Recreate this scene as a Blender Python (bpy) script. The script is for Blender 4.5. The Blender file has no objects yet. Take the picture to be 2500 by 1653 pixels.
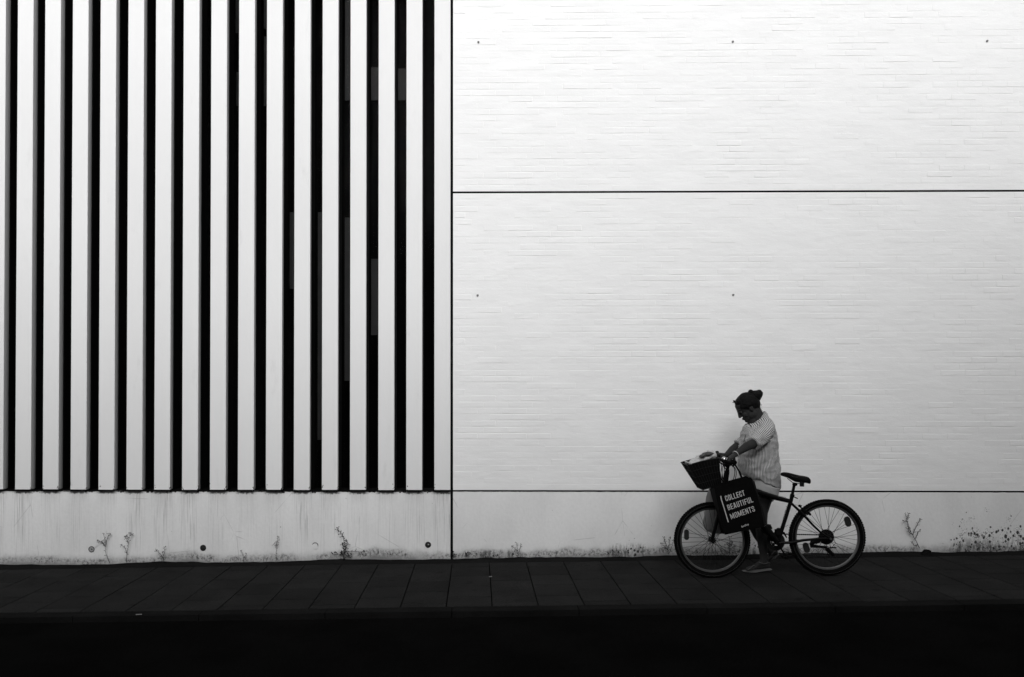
import bpy, math, random
from mathutils import Vector, Matrix, noise
R = math.radians
S = bpy.context.scene
COL = S.collection
rnd = random.Random(7)

# ------------------------------------------------------------------ camera
F = 1957.0                      # focal length in pixels of a 2500 px wide picture
CAM = Vector((0.0, -8.17, 1.763))
UC, VC = 1141.0, 923.5          # principal point
cam_d = bpy.data.cameras.new('camera')
cam_d.sensor_width = 36.0
cam_d.lens = 36.0 * F / 2500.0
cam_d.shift_x = (1250 - UC) / 2500
cam_d.shift_y = (VC - 826.5) / 2500
cam_d.clip_start = 0.05
cam_d.clip_end = 500
cam = bpy.data.objects.new('camera', cam_d)
COL.objects.link(cam)
cam.location = CAM
cam.rotation_euler = (R(90.6), 0, R(0.70))
S.camera = cam
ROT = cam.rotation_euler.to_matrix()

def P(u, v, Y):
    """where the sight line of a picture position meets the vertical plane y = Y"""
    d = ROT @ Vector(((u - UC) / F, -(v - VC) / F, -1.0))
    return CAM + d * ((Y - CAM.y) / d.y)

def C(x, y, Y):
    return P(1600 + x / 3.136, 930 + y / 3.136, Y)

# ------------------------------------------------------------------ light
SUN_EL, SUN_AZ = 30.0, 1.0     # degrees; azimuth measured from the street side normal, negative = from the left
w = bpy.data.worlds.new('World')
S.world = w
w.use_nodes = True
nt = w.node_tree
nt.nodes.clear()
sky = nt.nodes.new('ShaderNodeTexSky')
sky.sky_type = 'NISHITA'
sky.sun_disc = False
sky.sun_elevation = R(SUN_EL)
sky.sun_rotation = R(180 - SUN_AZ)
bw = nt.nodes.new('ShaderNodeRGBToBW')
bg = nt.nodes.new('ShaderNodeBackground')
bg.inputs[1].default_value = 0.14
wo = nt.nodes.new('ShaderNodeOutputWorld')
nt.links.new(sky.outputs[0], bw.inputs[0])
nt.links.new(bw.outputs[0], bg.inputs[0])
nt.links.new(bg.outputs[0], wo.inputs[0])
sun_d = bpy.data.lights.new('sun', 'SUN')
sun_d.energy = 1.1
sun_d.angle = R(38)
sun_d.color = (1, 1, 1)
sun = bpy.data.objects.new('sun', sun_d)
COL.objects.link(sun)
sd = Vector((math.sin(R(SUN_AZ)) * math.cos(R(SUN_EL)), -math.cos(R(SUN_AZ)) * math.cos(R(SUN_EL)), math.sin(R(SUN_EL))))
sun.rotation_euler = sd.to_track_quat('Z', 'Y').to_euler()
sun.location = (0, -20, 20)
S.view_settings.view_transform = 'Standard'
S.view_settings.look = 'None'
S.view_settings.gamma = 1
S.view_settings.use_curve_mapping = False
S.view_settings.exposure = 0.74
S.cycles.max_bounces = 6
S.cycles.use_denoising = True

# ------------------------------------------------------------------ mesh helpers
class M:
    def __init__(s):
        s.v = []; s.f = []
    def add(s, vs, fs):
        n = len(s.v)
        s.v += [Vector(p) for p in vs]
        s.f += [tuple(i + n for i in f) for f in fs]
        return s
    def box(s, a, b, rot=None, piv=None):
        x0, y0, z0 = a; x1, y1, z1 = b
        vs = [Vector(p) for p in ((x0,y0,z0),(x1,y0,z0),(x1,y1,z0),(x0,y1,z0),(x0,y0,z1),(x1,y0,z1),(x1,y1,z1),(x0,y1,z1))]
        if rot is not None:
            piv = Vector(piv) if piv is not None else sum(vs, Vector()) / 8
            vs = [rot @ (p - piv) + piv for p in vs]
        return s.add(vs, [(0,3,2,1),(4,5,6,7),(0,1,5,4),(1,2,6,5),(2,3,7,6),(3,0,4,7)])
    def tube(s, path, r, n=8, flat=1.0, up=None):
        path = [Vector(p) for p in path]
        if not isinstance(r, (list, tuple)): r = [r] * len(path)
        k = len(path)
        prev = None
        rings = []
        for i, p in enumerate(path):
            t = (path[min(i+1, k-1)] - path[max(i-1, 0)])
            if t.length < 1e-9: t = Vector((0,0,1))
            t.normalize()
            if prev is None:
                a = Vector(up) if up is not None else (Vector((0,1,0)) if abs(t.y) < .9 else Vector((1,0,0)))
            else:
                a = prev
            a = (a - t * a.dot(t)).normalized()
            prev = a
            b = t.cross(a)
            rings.append([p + (a * math.cos(2*math.pi*j/n) + b * flat * math.sin(2*math.pi*j/n)) * r[i] for j in range(n)])
        vs = [q for g in rings for q in g]
        fs = []
        for i in range(k-1):
            for j in range(n):
                fs.append((i*n+j, i*n+(j+1)%n, (i+1)*n+(j+1)%n, (i+1)*n+j))
        fs.append(tuple(reversed(range(n))))
        fs.append(tuple((k-1)*n + j for j in range(n)))
        return s.add(vs, fs)
    def loft(s, rings):
        n = len(rings[0]); k = len(rings)
        vs = [q for g in rings for q in g]
        fs = [(i*n+j, i*n+(j+1)%n, (i+1)*n+(j+1)%n, (i+1)*n+j) for i in range(k-1) for j in range(n)]
        fs.append(tuple(reversed(range(n))))
        fs.append(tuple((k-1)*n + j for j in range(n)))
        return s.add(vs, fs)
    def ell(s, c, r, rot=None, nu=16, nv=10):
        c = Vector(c); vs = []; fs = []
        if not isinstance(r, (list, tuple)): r = (r, r, r)
        for i in range(1, nv):
            th = math.pi * i / nv
            for j in range(nu):
                ph = 2*math.pi*j/nu
                p = Vector((r[0]*math.sin(th)*math.cos(ph), r[1]*math.sin(th)*math.sin(ph), r[2]*math.cos(th)))
                vs.append(c + (rot @ p if rot is not None else p))
        p = Vector((0,0,r[2])); vs.append(c + (rot @ p if rot is not None else p))
        vs.append(c - (rot @ p if rot is not None else p))
        m = (nv-1)*nu
        for i in range(nv-2):
            for j in range(nu):
                fs.append((i*nu+j, (i+1)*nu+j, (i+1)*nu+(j+1)%nu, i*nu+(j+1)%nu))
        for j in range(nu):
            fs.append((m, j, (j+1)%nu)); fs.append((m+1, (nv-2)*nu+(j+1)%nu, (nv-2)*nu+j))
        return s.add(vs, fs)
    def caps(s, a, b, ra, rb, n=12):
        """rounded tapered limb segment"""
        a = Vector(a); b = Vector(b)
        s.tube([a, a.lerp(b, .33), a.lerp(b, .67), b], [ra, ra*.67+rb*.33, ra*.33+rb*.67, rb], n)
        s.ell(a, ra, nu=n, nv=8); s.ell(b, rb, nu=n, nv=8)
        return s
    def chain(s, pts):
        for (a, ra), (b, rb) in zip(pts, pts[1:]): s.caps(a, b, ra, rb)
        return s
    def lathe(s, c, prof, n=64, axis='Y'):
        """closed profile (radius, offset along y) swung about the y axis through c"""
        c = Vector(c); k = len(prof); vs = []; fs = []
        for j in range(n):
            a = 2*math.pi*j/n
            for (r, o) in prof:
                if axis == 'Y': vs.append(c + Vector((r*math.cos(a), o, r*math.sin(a))))
                else: vs.append(c + Vector((r*math.cos(a), r*math.sin(a), o)))
        for j in range(n):
            for i in range(k):
                fs.append((j*k+i, j*k+(i+1)%k, ((j+1)%n)*k+(i+1)%k, ((j+1)%n)*k+i))
        return s.add(vs, fs)
    def prism(s, pts, Y0, Y1):
        """outline in x,z given depth along y"""
        n = len(pts)
        vs = [Vector((p[0], Y0, p[1])) for p in pts] + [Vector((p[0], Y1, p[1])) for p in pts]
        fs = [tuple(range(n)), tuple(reversed(range(n, 2*n)))]
        fs += [(i, i+n, (i+1)%n+n, (i+1)%n) for i in range(n)]
        return s.add(vs, fs)

ORG = {}
def fin(me, smooth, fixn=True):
    if fixn:
        import bmesh
        bm = bmesh.new(); bm.from_mesh(me)
        bmesh.ops.recalc_face_normals(bm, faces=bm.faces)
        bm.to_mesh(me); bm.free()
    if smooth:
        me.shade_smooth()
        if smooth != 'all':
            me.set_sharp_from_angle(angle=R(40))
def mk(name, m, mat, parent=None, smooth=True, loc=None, fixn=True):
    """one mesh object; vertices of m are world positions"""
    if parent is not None: o0 = ORG[parent.name]
    else: o0 = Vector(loc) if loc is not None else Vector((0,0,0))
    me = bpy.data.meshes.new(name)
    me.from_pydata([tuple(p - o0) for p in m.v], [], m.f)
    me.materials.append(mat)
    fin(me, smooth, fixn)
    o = bpy.data.objects.new(name, me)
    COL.objects.link(o)
    if parent is not None: o.parent = parent
    else: o.location = o0
    ORG[o.name] = o0
    return o
def thing(name, label, cat, loc, group=None):
    o = bpy.data.objects.new(name, None)
    COL.objects.link(o)
    o.location = loc
    o.empty_display_size = .1
    ORG[o.name] = Vector(loc)
    return tag(o, label, cat, group)
def tag(o, label, cat, group=None):
    o['label'] = label; o['category'] = cat
    if group: o['group'] = group
    return o
def inst(name, me, loc, parent, rot=None):
    o = bpy.data.objects.new(name, me)
    COL.objects.link(o)
    o.parent = parent
    o.location = Vector(loc) - ORG[parent.name]
    if rot is not None: o.rotation_euler = rot
    ORG[o.name] = Vector(loc)
    return o
def remesh(m, vox, smooth_it=4, disp=None):
    me = bpy.data.meshes.new('tmp')
    me.from_pydata([tuple(p) for p in m.v], [], m.f)
    fin(me, False)
    o = bpy.data.objects.new('tmp', me)
    COL.objects.link(o)
    md = o.modifiers.new('r', 'REMESH'); md.mode = 'VOXEL'; md.voxel_size = vox
    if smooth_it:
        sm = o.modifiers.new('s', 'SMOOTH'); sm.factor = .5; sm.iterations = smooth_it
    dg = bpy.context.evaluated_depsgraph_get()
    dg.update()
    e = o.evaluated_get(dg)
    out = M()
    out.v = [v.co.copy() for v in e.data.vertices]
    out.f = [tuple(p.vertices) for p in e.data.polygons]
    nrm = [v.normal.copy() for v in e.data.vertices]
    bpy.data.objects.remove(o); bpy.data.meshes.remove(me)
    if disp:
        out.v = [p + n * disp(p) for p, n in zip(out.v, nrm)]
    return out

# ------------------------------------------------------------------ material helpers
class N:
    """small wrapper to write shader maths"""
    def __init__(s, name):
        s.m = bpy.data.materials.new(name); s.m.use_nodes = True
        s.t = s.m.node_tree; s.b = s.t.nodes['Principled BSDF']
        s.geo = s.t.nodes.new('ShaderNodeNewGeometry')
        sp = s.t.nodes.new('ShaderNodeSeparateXYZ'); s.t.links.new(s.geo.outputs['Position'], sp.inputs[0])
        s.x, s.y, s.z = sp.outputs
        s.pos = s.geo.outputs['Position']
    def L(s, a, b):
        if isinstance(a, (int, float)): b.default_value = a
        else: s.t.links.new(a, b)
    def op(s, o, a, b=None, c=None, clamp=False):
        n = s.t.nodes.new('ShaderNodeMath'); n.operation = o; n.use_clamp = clamp
        s.L(a, n.inputs[0])
        if b is not None: s.L(b, n.inputs[1])
        if c is not None: s.L(c, n.inputs[2])
        return n.outputs[0]
    def mul(s, a, b): return s.op('MULTIPLY', a, b)
    def add(s, a, b): return s.op('ADD', a, b)
    def sub(s, a, b): return s.op('SUBTRACT', a, b)
    def ramp(s, v, a, b, lo=0.0, hi=1.0):
        n = s.t.nodes.new('ShaderNodeMapRange'); n.interpolation_type = 'SMOOTHSTEP'
        s.L(v, n.inputs[0]); n.inputs[1].default_value = a; n.inputs[2].default_value = b
        n.inputs[3].default_value = lo; n.inputs[4].default_value = hi
        return n.outputs[0]
    def vec(s, sx, sy, sz, ox=0, oy=0, oz=0):
        n = s.t.nodes.new('ShaderNodeMapping'); s.t.links.new(s.pos, n.inputs[0])
        n.inputs['Scale'].default_value = (sx, sy, sz); n.inputs['Location'].default_value = (ox, oy, oz)
        return n.outputs[0]
    def noise(s, v, scale=1, detail=3, rough=.55, dist=0):
        n = s.t.nodes.new('ShaderNodeTexNoise'); s.t.links.new(v, n.inputs['Vector'])
        n.inputs['Scale'].default_value = scale; n.inputs['Detail'].default_value = detail
        n.inputs['Roughness'].default_value = rough; n.inputs['Distortion'].default_value = dist
        return n.outputs[0]
    def voro(s, v, scale=1, feature='F1', rnd=1.0):
        n = s.t.nodes.new('ShaderNodeTexVoronoi'); n.feature = feature; s.t.links.new(v, n.inputs['Vector'])
        n.inputs['Scale'].default_value = scale; n.inputs['Randomness'].default_value = rnd
        return n
    def color(s, g):
        if isinstance(g, (int, float)): s.b.inputs['Base Color'].default_value = (g, g, g, 1)
        else:
            c = s.t.nodes.new('ShaderNodeCombineColor')
            for i in range(3): s.t.links.new(g, c.inputs[i])
            s.t.links.new(c.outputs[0], s.b.inputs['Base Color'])
    def mix(s, a, b, f):
        n = s.t.nodes.new('ShaderNodeMix'); n.data_type = 'FLOAT'
        s.L(f, n.inputs[0]); s.L(a, n.inputs[2]); s.L(b, n.inputs[3])
        return n.outputs[0]
    def bump(s, h, dist=.002, strength=1.0):
        n = s.t.nodes.new('ShaderNodeBump'); n.inputs['Distance'].default_value = dist
        n.inputs['Strength'].default_value = strength
        s.t.links.new(h, n.inputs['Height']); s.t.links.new(n.outputs[0], s.b.inputs['Normal'])
    def set(s, rough=.6, metal=0.0, spec=.5):
        s.b.inputs['Roughness'].default_value = rough; s.b.inputs['Metallic'].default_value = metal
        s.b.inputs['Specular IOR Level'].default_value = spec
        return s
def plain(name, g, rough=.6, metal=0, spec=.5, var=.15, vs=8, bump=0, bs=60):
    n = N(name); n.set(rough, metal, spec)
    k = n.noise(n.vec(1,1,1), vs, 4)
    n.color(n.mix(g*(1-var), g*(1+var), k))
    if bump: n.bump(n.noise(n.vec(1,1,1), bs, 3), bump)
    return n.m

SL = 0.0168                       # the street climbs gently to the right
def g(x): return SL * x
TILT = (0, -math.atan(SL), 0)

# fins, measured along the foot of the facade
FIN_U = [36.5, 103.8, 171.7, 240, 308.2, 376, 444.1, 512, 580.3, 648.7, 717.1, 785.5, 854.1, 923.2, 991.6, 1060.2]
FX = [P(u, 1195, 0).x for u in FIN_U]
PER = (FX[-1] - FX[0]) / 15
FX = [FX[0] - PER*k for k in range(5, 0, -1)] + FX
FW = .163
ZP = P(1165, 1202, 0).z            # top of the plinth
ZJ = P(1165, 1196.6, 0).z          # foot of fins and brick panels
ZU = P(1165, 469.5, 0).z           # upper joint
TOP = 7.6
XJ0, XJ1 = P(1099.6, 1200, 0).x, P(1106, 1200, 0).x
XR = 8.0; XL = FX[0] - .1

# ------------------------------------------------------------------ materials of the place
def m_paint(name, base):
    n = N(name); n.set(.72, 0, .25)
    big = n.noise(n.vec(1, 1, .35), 1.3, 4)
    fine = n.noise(n.vec(1, 1, .25), 25, 4)
    c = n.mix(base*.965, base, n.ramp(big, .3, .7))
    c = n.mul(c, n.ramp(fine, .25, .75, .985, 1.0))
    # scuffs with a shape of their own
    sc = n.noise(n.vec(3.5, 3.5, 1.1), 1.7, 5, .62)
    c = n.mul(c, n.ramp(sc, .60, .78, 1.0, .90))
    n.color(c)
    n.bump(n.noise(n.vec(1, 1, .5), 45, 4), .0012)
    return n.m
PAINT = m_paint('white_painted_render', .745)

def m_brick(name):
    n = N(name); n.set(.7, 0, .25)
    v = n.noise(n.vec(1, 1, 3), 2.2, 4)
    c = n.mix(.775, .81, n.ramp(v, .3, .7))
    sp = n.noise(n.vec(1, 1, 2.5), 60, 3, .6)
    c = n.mul(c, n.ramp(sp, .64, .76, 1.0, .86))
    n.color(c)
    wv = n.noise(n.vec(5, 1, 15, 3, 0, 1), 1.6, 6, .6, .3)
    w2 = n.noise(n.vec(1, 1, 1.3), 55, 4, .6)
    w3 = n.ramp(n.noise(n.vec(1, 1, 2.4, 7, 0, 0), 24, 3, .6), .66, .74)
    h = n.add(n.add(wv, n.mul(w2, .25)), n.mul(w3, .25))
    n.bump(h, .0024)
    return n.m
BRICK = m_brick('white_painted_brick')
MORT = m_brick('white_painted_mortar')

def m_plinth(name, streaks):
    n = N(name); n.set(.8, 0, .2)
    hz = n.sub(n.z, n.mul(n.x, SL))                     # height over the pavement
    base = n.mix(.70, .78, n.ramp(n.noise(n.vec(1, 1, .5), 2.0, 4), .3, .7))
    base = n.mul(base, n.ramp(n.noise(n.vec(1, 1, 1), 30, 4), .2, .8, .96, 1.02))
    c = base
    if streaks:
        # rain runs under each slit
        ph = n.op('FRACT', n.op('DIVIDE', n.sub(n.x, FX[-1] - .06), PER))
        tri = n.op('ABSOLUTE', n.sub(ph, .5))            # 0 at mid
        slit = n.ramp(tri, .12, .5, 1.0, .12)
        st = n.noise(n.vec(1, 1, .012), 130, 2, .8)
        st2 = n.noise(n.vec(1, 1, .03, 4, 0, 0), 55, 3, .7)
        var = n.ramp(n.noise(n.vec(1, 1, .15, 9, 0, 0), 3.1, 1), .35, .65, .3, 1.0)
        fade = n.ramp(n.sub(n.z, n.mul(n.noise(n.vec(1, 1, .01), 60, 1), .55)), -.1, ZP, .12, 1)
        k = n.mul(n.mul(n.ramp(st, .52, .66), slit), n.mul(var, fade))
        c = n.mix(c, .12, n.mul(k, .95))
        s3 = n.noise(n.vec(1, 1, .008, 2, 0, 0), 230, 1, .5)
        c = n.mix(c, .10, n.mul(n.mul(n.ramp(s3, .60, .68), n.ramp(tri, .2, .5, 1.0, .0)), n.mul(n.ramp(n.z, -.25, ZP, .1, 1), n.mul(var, .9))))
        c = n.mix(c, .42, n.mul(n.ramp(tri, .15, .45, 1.0, .0), n.mul(n.ramp(n.z, ZP-.16, ZP), .28)))
        k2 = n.mul(n.mul(n.ramp(st2, .42, .7), slit), n.mul(var, fade))
        c = n.mix(c, .30, n.mul(k2, .3))
        # moss creeping over the top edge
        te = n.add(n.z, n.mul(n.noise(n.vec(1, 1, 1), 30, 4, .7), .06))
        k3 = n.mul(n.ramp(te, ZP + .002, ZP + .024), n.ramp(tri, .2, .42, 1.0, .15))
        c = n.mix(c, .03, k3)
    # tide line of dirt and algae at the foot
    nb = n.noise(n.vec(1, 1, 1.3), 7, 6, .7)
    lo = n.noise(n.vec(1, 1, .2, 0, 0, 3), 1.4, 3)
    lo2 = n.noise(n.vec(1, 1, .2, 6, 0, 3), 2.3, 2)
    hh = n.sub(hz, n.mul(n.sub(nb, .5), .09))
    hh = n.sub(hh, n.mul(n.sub(lo, .5), .20))
    c = n.mix(c, .22, n.mul(n.ramp(hh, .15, .03), .6))
    c = n.mix(c, .07, n.mul(n.ramp(hh, .045, .0), .6))
    fr = n.noise(n.vec(1, 1, .8, 1, 0, 2), 38, 6, .78)
    band = n.mul(n.ramp(hh, .115, .06), n.ramp(hh, .0, .05))
    c = n.mix(c, .05, n.mul(n.mul(band, n.ramp(fr, .42, .62)), n.ramp(lo2, .36, .56, .2, 1)))
    vo = n.voro(n.vec(1, 1, 1), 9)
    cs = n.t.nodes.new('ShaderNodeSeparateColor'); n.t.links.new(vo.outputs['Color'], cs.inputs[0])
    rad = n.mul(n.ramp(cs.outputs[0], .70, 1.0), .055)
    dots = n.ramp(n.sub(rad, vo.outputs['Distance']), 0, .012)
    c = n.mix(c, .04, n.mul(dots, .85))
    if not streaks:
        vd = n.voro(n.vec(1, 1, .75, 2, 0, 5), 33)
        cd = n.t.nodes.new('ShaderNodeSeparateColor'); n.t.links.new(vd.outputs['Color'], cd.inputs[0])
        wob = n.mul(n.sub(n.noise(n.vec(1, 1, 1), 90, 3), .5), .5)
        clump = n.noise(n.vec(1, 1, 1.1, 1.7, 0, 2), 8.0, 3, .6)
        # the mould climbs highest near the right end of the wall
        def area(x0, x1, x2, x3, top, w0):
            inx = n.mul(n.ramp(n.x, x0, x1), n.ramp(n.x, x3, x2))
            return n.mul(n.mul(inx, w0), n.ramp(hz, top, top*.25))
        ar = n.add(area(4.6, 5.0, 8, 9, .55, 1.15), n.add(area(1.25, 1.4, 1.62, 1.85, .24, 1.1), area(2.35, 2.5, 2.75, 2.95, .26, .9)))
        ar = n.add(ar, area(-.2, .1, .35, .6, .17, .9))
        size = n.sub(n.add(n.mul(cd.outputs[0], .30), n.mul(ar, .36)), .21)
        size = n.add(size, n.mul(n.sub(clump, .5), .55))
        dd = n.mul(n.ramp(n.sub(n.add(size, n.mul(wob, .9)), vd.outputs['Distance']), 0, .08), n.ramp(ar, .03, .12))
        c = n.mix(c, .022, n.mul(dd, .95))
        v2 = n.voro(n.vec(1, 1, .8, 7, 0, 5), 85)
        d2 = n.mul(n.ramp(n.sub(n.add(n.mul(ar, .30), n.mul(n.sub(clump, .55), 1.4)), v2.outputs['Distance']), -.05, .1), n.ramp(ar, .03, .12))
        c = n.mix(c, .03, n.mul(d2, .8))
        sm = n.mul(n.ramp(n.noise(n.vec(1, 1, .3), 26, 5, .7), .42, .62), n.mul(n.ramp(ar, .3, .75), n.ramp(hz, .2, .05)))
        c = n.mix(c, .05, n.mul(sm, .8))
    # hair cracks
    cr = n.voro(n.vec(1, 1, .6), 2.1, 'DISTANCE_TO_EDGE')
    crk = n.mul(n.ramp(cr.outputs['Distance'], .006, .0), n.ramp(n.noise(n.vec(1, 1, 1), 3, 2), .52, .6))
    c = n.mix(c, .3, n.mul(crk, .5))
    n.color(c)
    n.bump(n.noise(n.vec(1, 1, .6), 40, 5), .002)
    return n.m
PL_L = m_plinth('streaked_plinth_render', True)
PL_R = m_plinth('mouldy_plinth_render', False)
BLACK = plain('black_anodised_metal', .006, .7, 0, .03, .2)
DARKROOM = plain('unlit_interior', .01, .9, 0, .0)
PANEL = plain('grey_panel', .10, .9, 0, .1)

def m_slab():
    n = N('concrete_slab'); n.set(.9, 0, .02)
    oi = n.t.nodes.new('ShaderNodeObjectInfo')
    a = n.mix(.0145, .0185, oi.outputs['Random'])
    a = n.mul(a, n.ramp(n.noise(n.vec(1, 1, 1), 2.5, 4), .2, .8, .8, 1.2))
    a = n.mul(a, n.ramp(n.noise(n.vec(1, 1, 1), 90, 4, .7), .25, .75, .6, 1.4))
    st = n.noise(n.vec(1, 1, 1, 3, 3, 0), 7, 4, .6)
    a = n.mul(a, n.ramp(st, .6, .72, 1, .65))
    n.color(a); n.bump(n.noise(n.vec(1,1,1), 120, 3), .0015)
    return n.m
SLAB = m_slab()
def m_ground(name, a0, a1):
    n = N(name); n.set(.95, 0, .0)
    a = n.mix(a0, a1, n.noise(n.vec(1, 1, 1), 70, 4, .7))
    a = n.mul(a, n.ramp(n.noise(n.vec(1, 1, 1), 1.7, 4), .3, .7, .8, 1.15))
    n.color(a); n.bump(n.noise(n.vec(1,1,1), 150, 3), .003)
    return n.m
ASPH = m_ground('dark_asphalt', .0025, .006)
MORTAR = m_ground('dirty_mortar', .006, .018)
SOIL = m_ground('dark_joint_sand', .003, .007)
KERB = m_ground('kerb_concrete', .008, .015)
EARTH = m_ground('bare_ground', .04, .06)

# ------------------------------------------------------------------ ground
def struct(o):
    o['kind'] = 'structure'; return o
def sheet(name, x0, x1, y0, y1, dz, mat, parent=None):
    m = M().add([(x0,y0,g(x0)+dz),(x1,y0,g(x1)+dz),(x1,y1,g(x1)+dz),(x0,y1,g(x0)+dz)], [(0,1,2,3)])
    return mk(name, m, mat, parent, False)
struct(sheet('ground', -90, 90, -90, 90, -.30, EARTH))
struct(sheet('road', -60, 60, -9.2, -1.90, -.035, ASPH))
YW, YK, YE = -.13, -1.72, -1.85      # slabs start, kerb starts, kerb ends
pav = M().box((-60, YK, -.3), (60, -.002, -.03))
for i, p in enumerate(pav.v): pav.v[i] = p + Vector((0, 0, g(p.x)))
pav = struct(mk('pavement', pav, SOIL, None, False))
SZ = .37
def slab_mesh(lx, ly, name):
    gp = .004; h = .05; ch = .003
    a, b = lx/2-gp, ly/2-gp
    vs = [(-a,-b,-h),(a,-b,-h),(a,b,-h),(-a,b,-h),(-a,-b,-ch),(a,-b,-ch),(a,b,-ch),(-a,b,-ch),
          (-a+ch,-b+ch,0),(a-ch,-b+ch,0),(a-ch,b-ch,0),(-a+ch,b-ch,0)]
    fs = [(8,9,10,11)]
    for i in range(4):
        j = (i+1) % 4
        fs += [(i, j, 4+j, 4+i), (4+i, 4+j, 8+j, 8+i)]
    me = bpy.data.meshes.new(name)
    me.from_pydata(vs, [], fs); me.materials.append(SLAB)
    return me
cache = {}
x_0 = P(1194.4, 1372, YW).x
k = -14
while x_0 + k*SZ < 7.0:
    xc = x_0 + (k+.5)*SZ
    y = YW
    first = [SZ, SZ*.5][k % 2]
    ln = first
    while y > YK + .02:
        ln = min(ln, y - YK)
        key = round(ln, 3)
        if key not in cache: cache[key] = slab_mesh(SZ, ln, 'paving_slab')
        yc = y - ln/2
        inst('paving_slab', cache[key], (xc, yc, g(xc) + rnd.uniform(-.0015, .0015)), pav,
             (rnd.gauss(0, .002), TILT[1] + rnd.gauss(0, .002), 0))
        y -= ln; ln = SZ
    k += 1
kerb = struct(mk('kerb', (lambda m: (m.v.__setitem__(slice(None), [p + Vector((0,0,g(p.x))) for p in m.v]), m)[1])(M().box((-60, YE+.015, -.3), (60, YK, -.045))), SOIL, None, False))
km = bpy.data.meshes.new('kerb_stone')
kb = M().box((-.497, -.065, -.2), (.497, .0635, 0))
kb.v[4:] = [Vector((p.x, p.y, p.z)) for p in kb.v[4:]]
km.from_pydata([tuple(p) for p in kb.v], [], kb.f); km.materials.append(KERB)
for i in range(-6, 8):
    xc = i + .3
    inst('kerb_stone', km, (xc, (YK+YE)/2, g(xc) + rnd.uniform(-.003, .001)), kerb, (0, TILT[1], 0))
# uneven mortar haunch between slabs and wall
m = M(); n_ = 260
for i in range(n_+1):
    x = XL + (XR-XL) * i/n_
    h = .012 + .022*max(0, noise.noise(Vector((x*1.1, 3, 0)))+.25) + .012*noise.noise(Vector((x*6, 1, 0)))+.004*noise.noise(Vector((x*25, 1, 0)))
    h = max(.003, h)
    yf = YW + .004 + .01*noise.noise(Vector((x*4, 9, 0)))
    m.v += [Vector((x, yf, g(x)-.03)), Vector((x, yf+.01, g(x)+.001)), Vector((x, -.045, g(x)+h*.45)), Vector((x, -.001, g(x)+h)), Vector((x, .03, g(x)+h))]
for i in range(n_):
    for j in range(4):
        a = i*5+j
        m.f.append((a, a+5, a+6, a+1))
struct(mk('mortar_strip', m, MORTAR, None, True))

# ------------------------------------------------------------------ the white building
bld = thing('white_building', 'white building with vertical fins, dark glazing and painted brick above a stained plinth', 'building', (0, .5, 0))
# plinth: two lengths parted by the vertical joint
def wavy_top(x0, x1, y0, y1, z0f, z1, seed, amp=.0022):
    m = M(); n = int((x1-x0)/.02)
    for i in range(n+1):
        x = x0 + (x1-x0)*i/n
        z = z1 + amp*noise.noise(Vector((x*14, seed, 0))) + amp*.7*noise.noise(Vector((x*45, seed, 2)))
        m.v += [Vector((x, y0, z0f(x))), Vector((x, y0, z)), Vector((x, y1, z)), Vector((x, y1, z0f(x)))]
    for i in range(n):
        for j in range(4):
            m.f.append((i*4+j, (i+1)*4+j, (i+1)*4+(j+1)%4, i*4+(j+1)%4))
    m.f += [(0,1,2,3), (n*4+3, n*4+2, n*4+1, n*4)]
    return m
mk('plinth', wavy_top(XL, XJ0, 0, .28, lambda x: g(x)-.2, ZP, 1), PL_L, bld, False)['label'] = 'plinth with rain streaks'
mk('plinth', wavy_top(XJ1, XR, 0, .28, lambda x: g(x)-.2, ZP+.003, 5), PL_R, bld, False)['label'] = 'plinth with mould spots'
# dark backing of the joints
m = M().box((XL, .285, -.2), (XR, .30, ZP+.1)); m.box((XJ0-.05, .06, ZJ-.3), (XJ1+.05, .28, TOP)) if False else None
mk('joint_backing', M().box((XJ0-.10, .062, ZP+.02), (XJ1+.02, .24, TOP)).box((XJ0+.0005, .02, -.2), (XJ1-.0005, .03, ZP+.01)).box((XJ1, .03, ZP+.001), (XR, .045, ZJ+.03)).box((XJ1, .014, ZU-.03), (XR, .0245, ZU+.03)), BLACK, bld, False)
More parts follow.
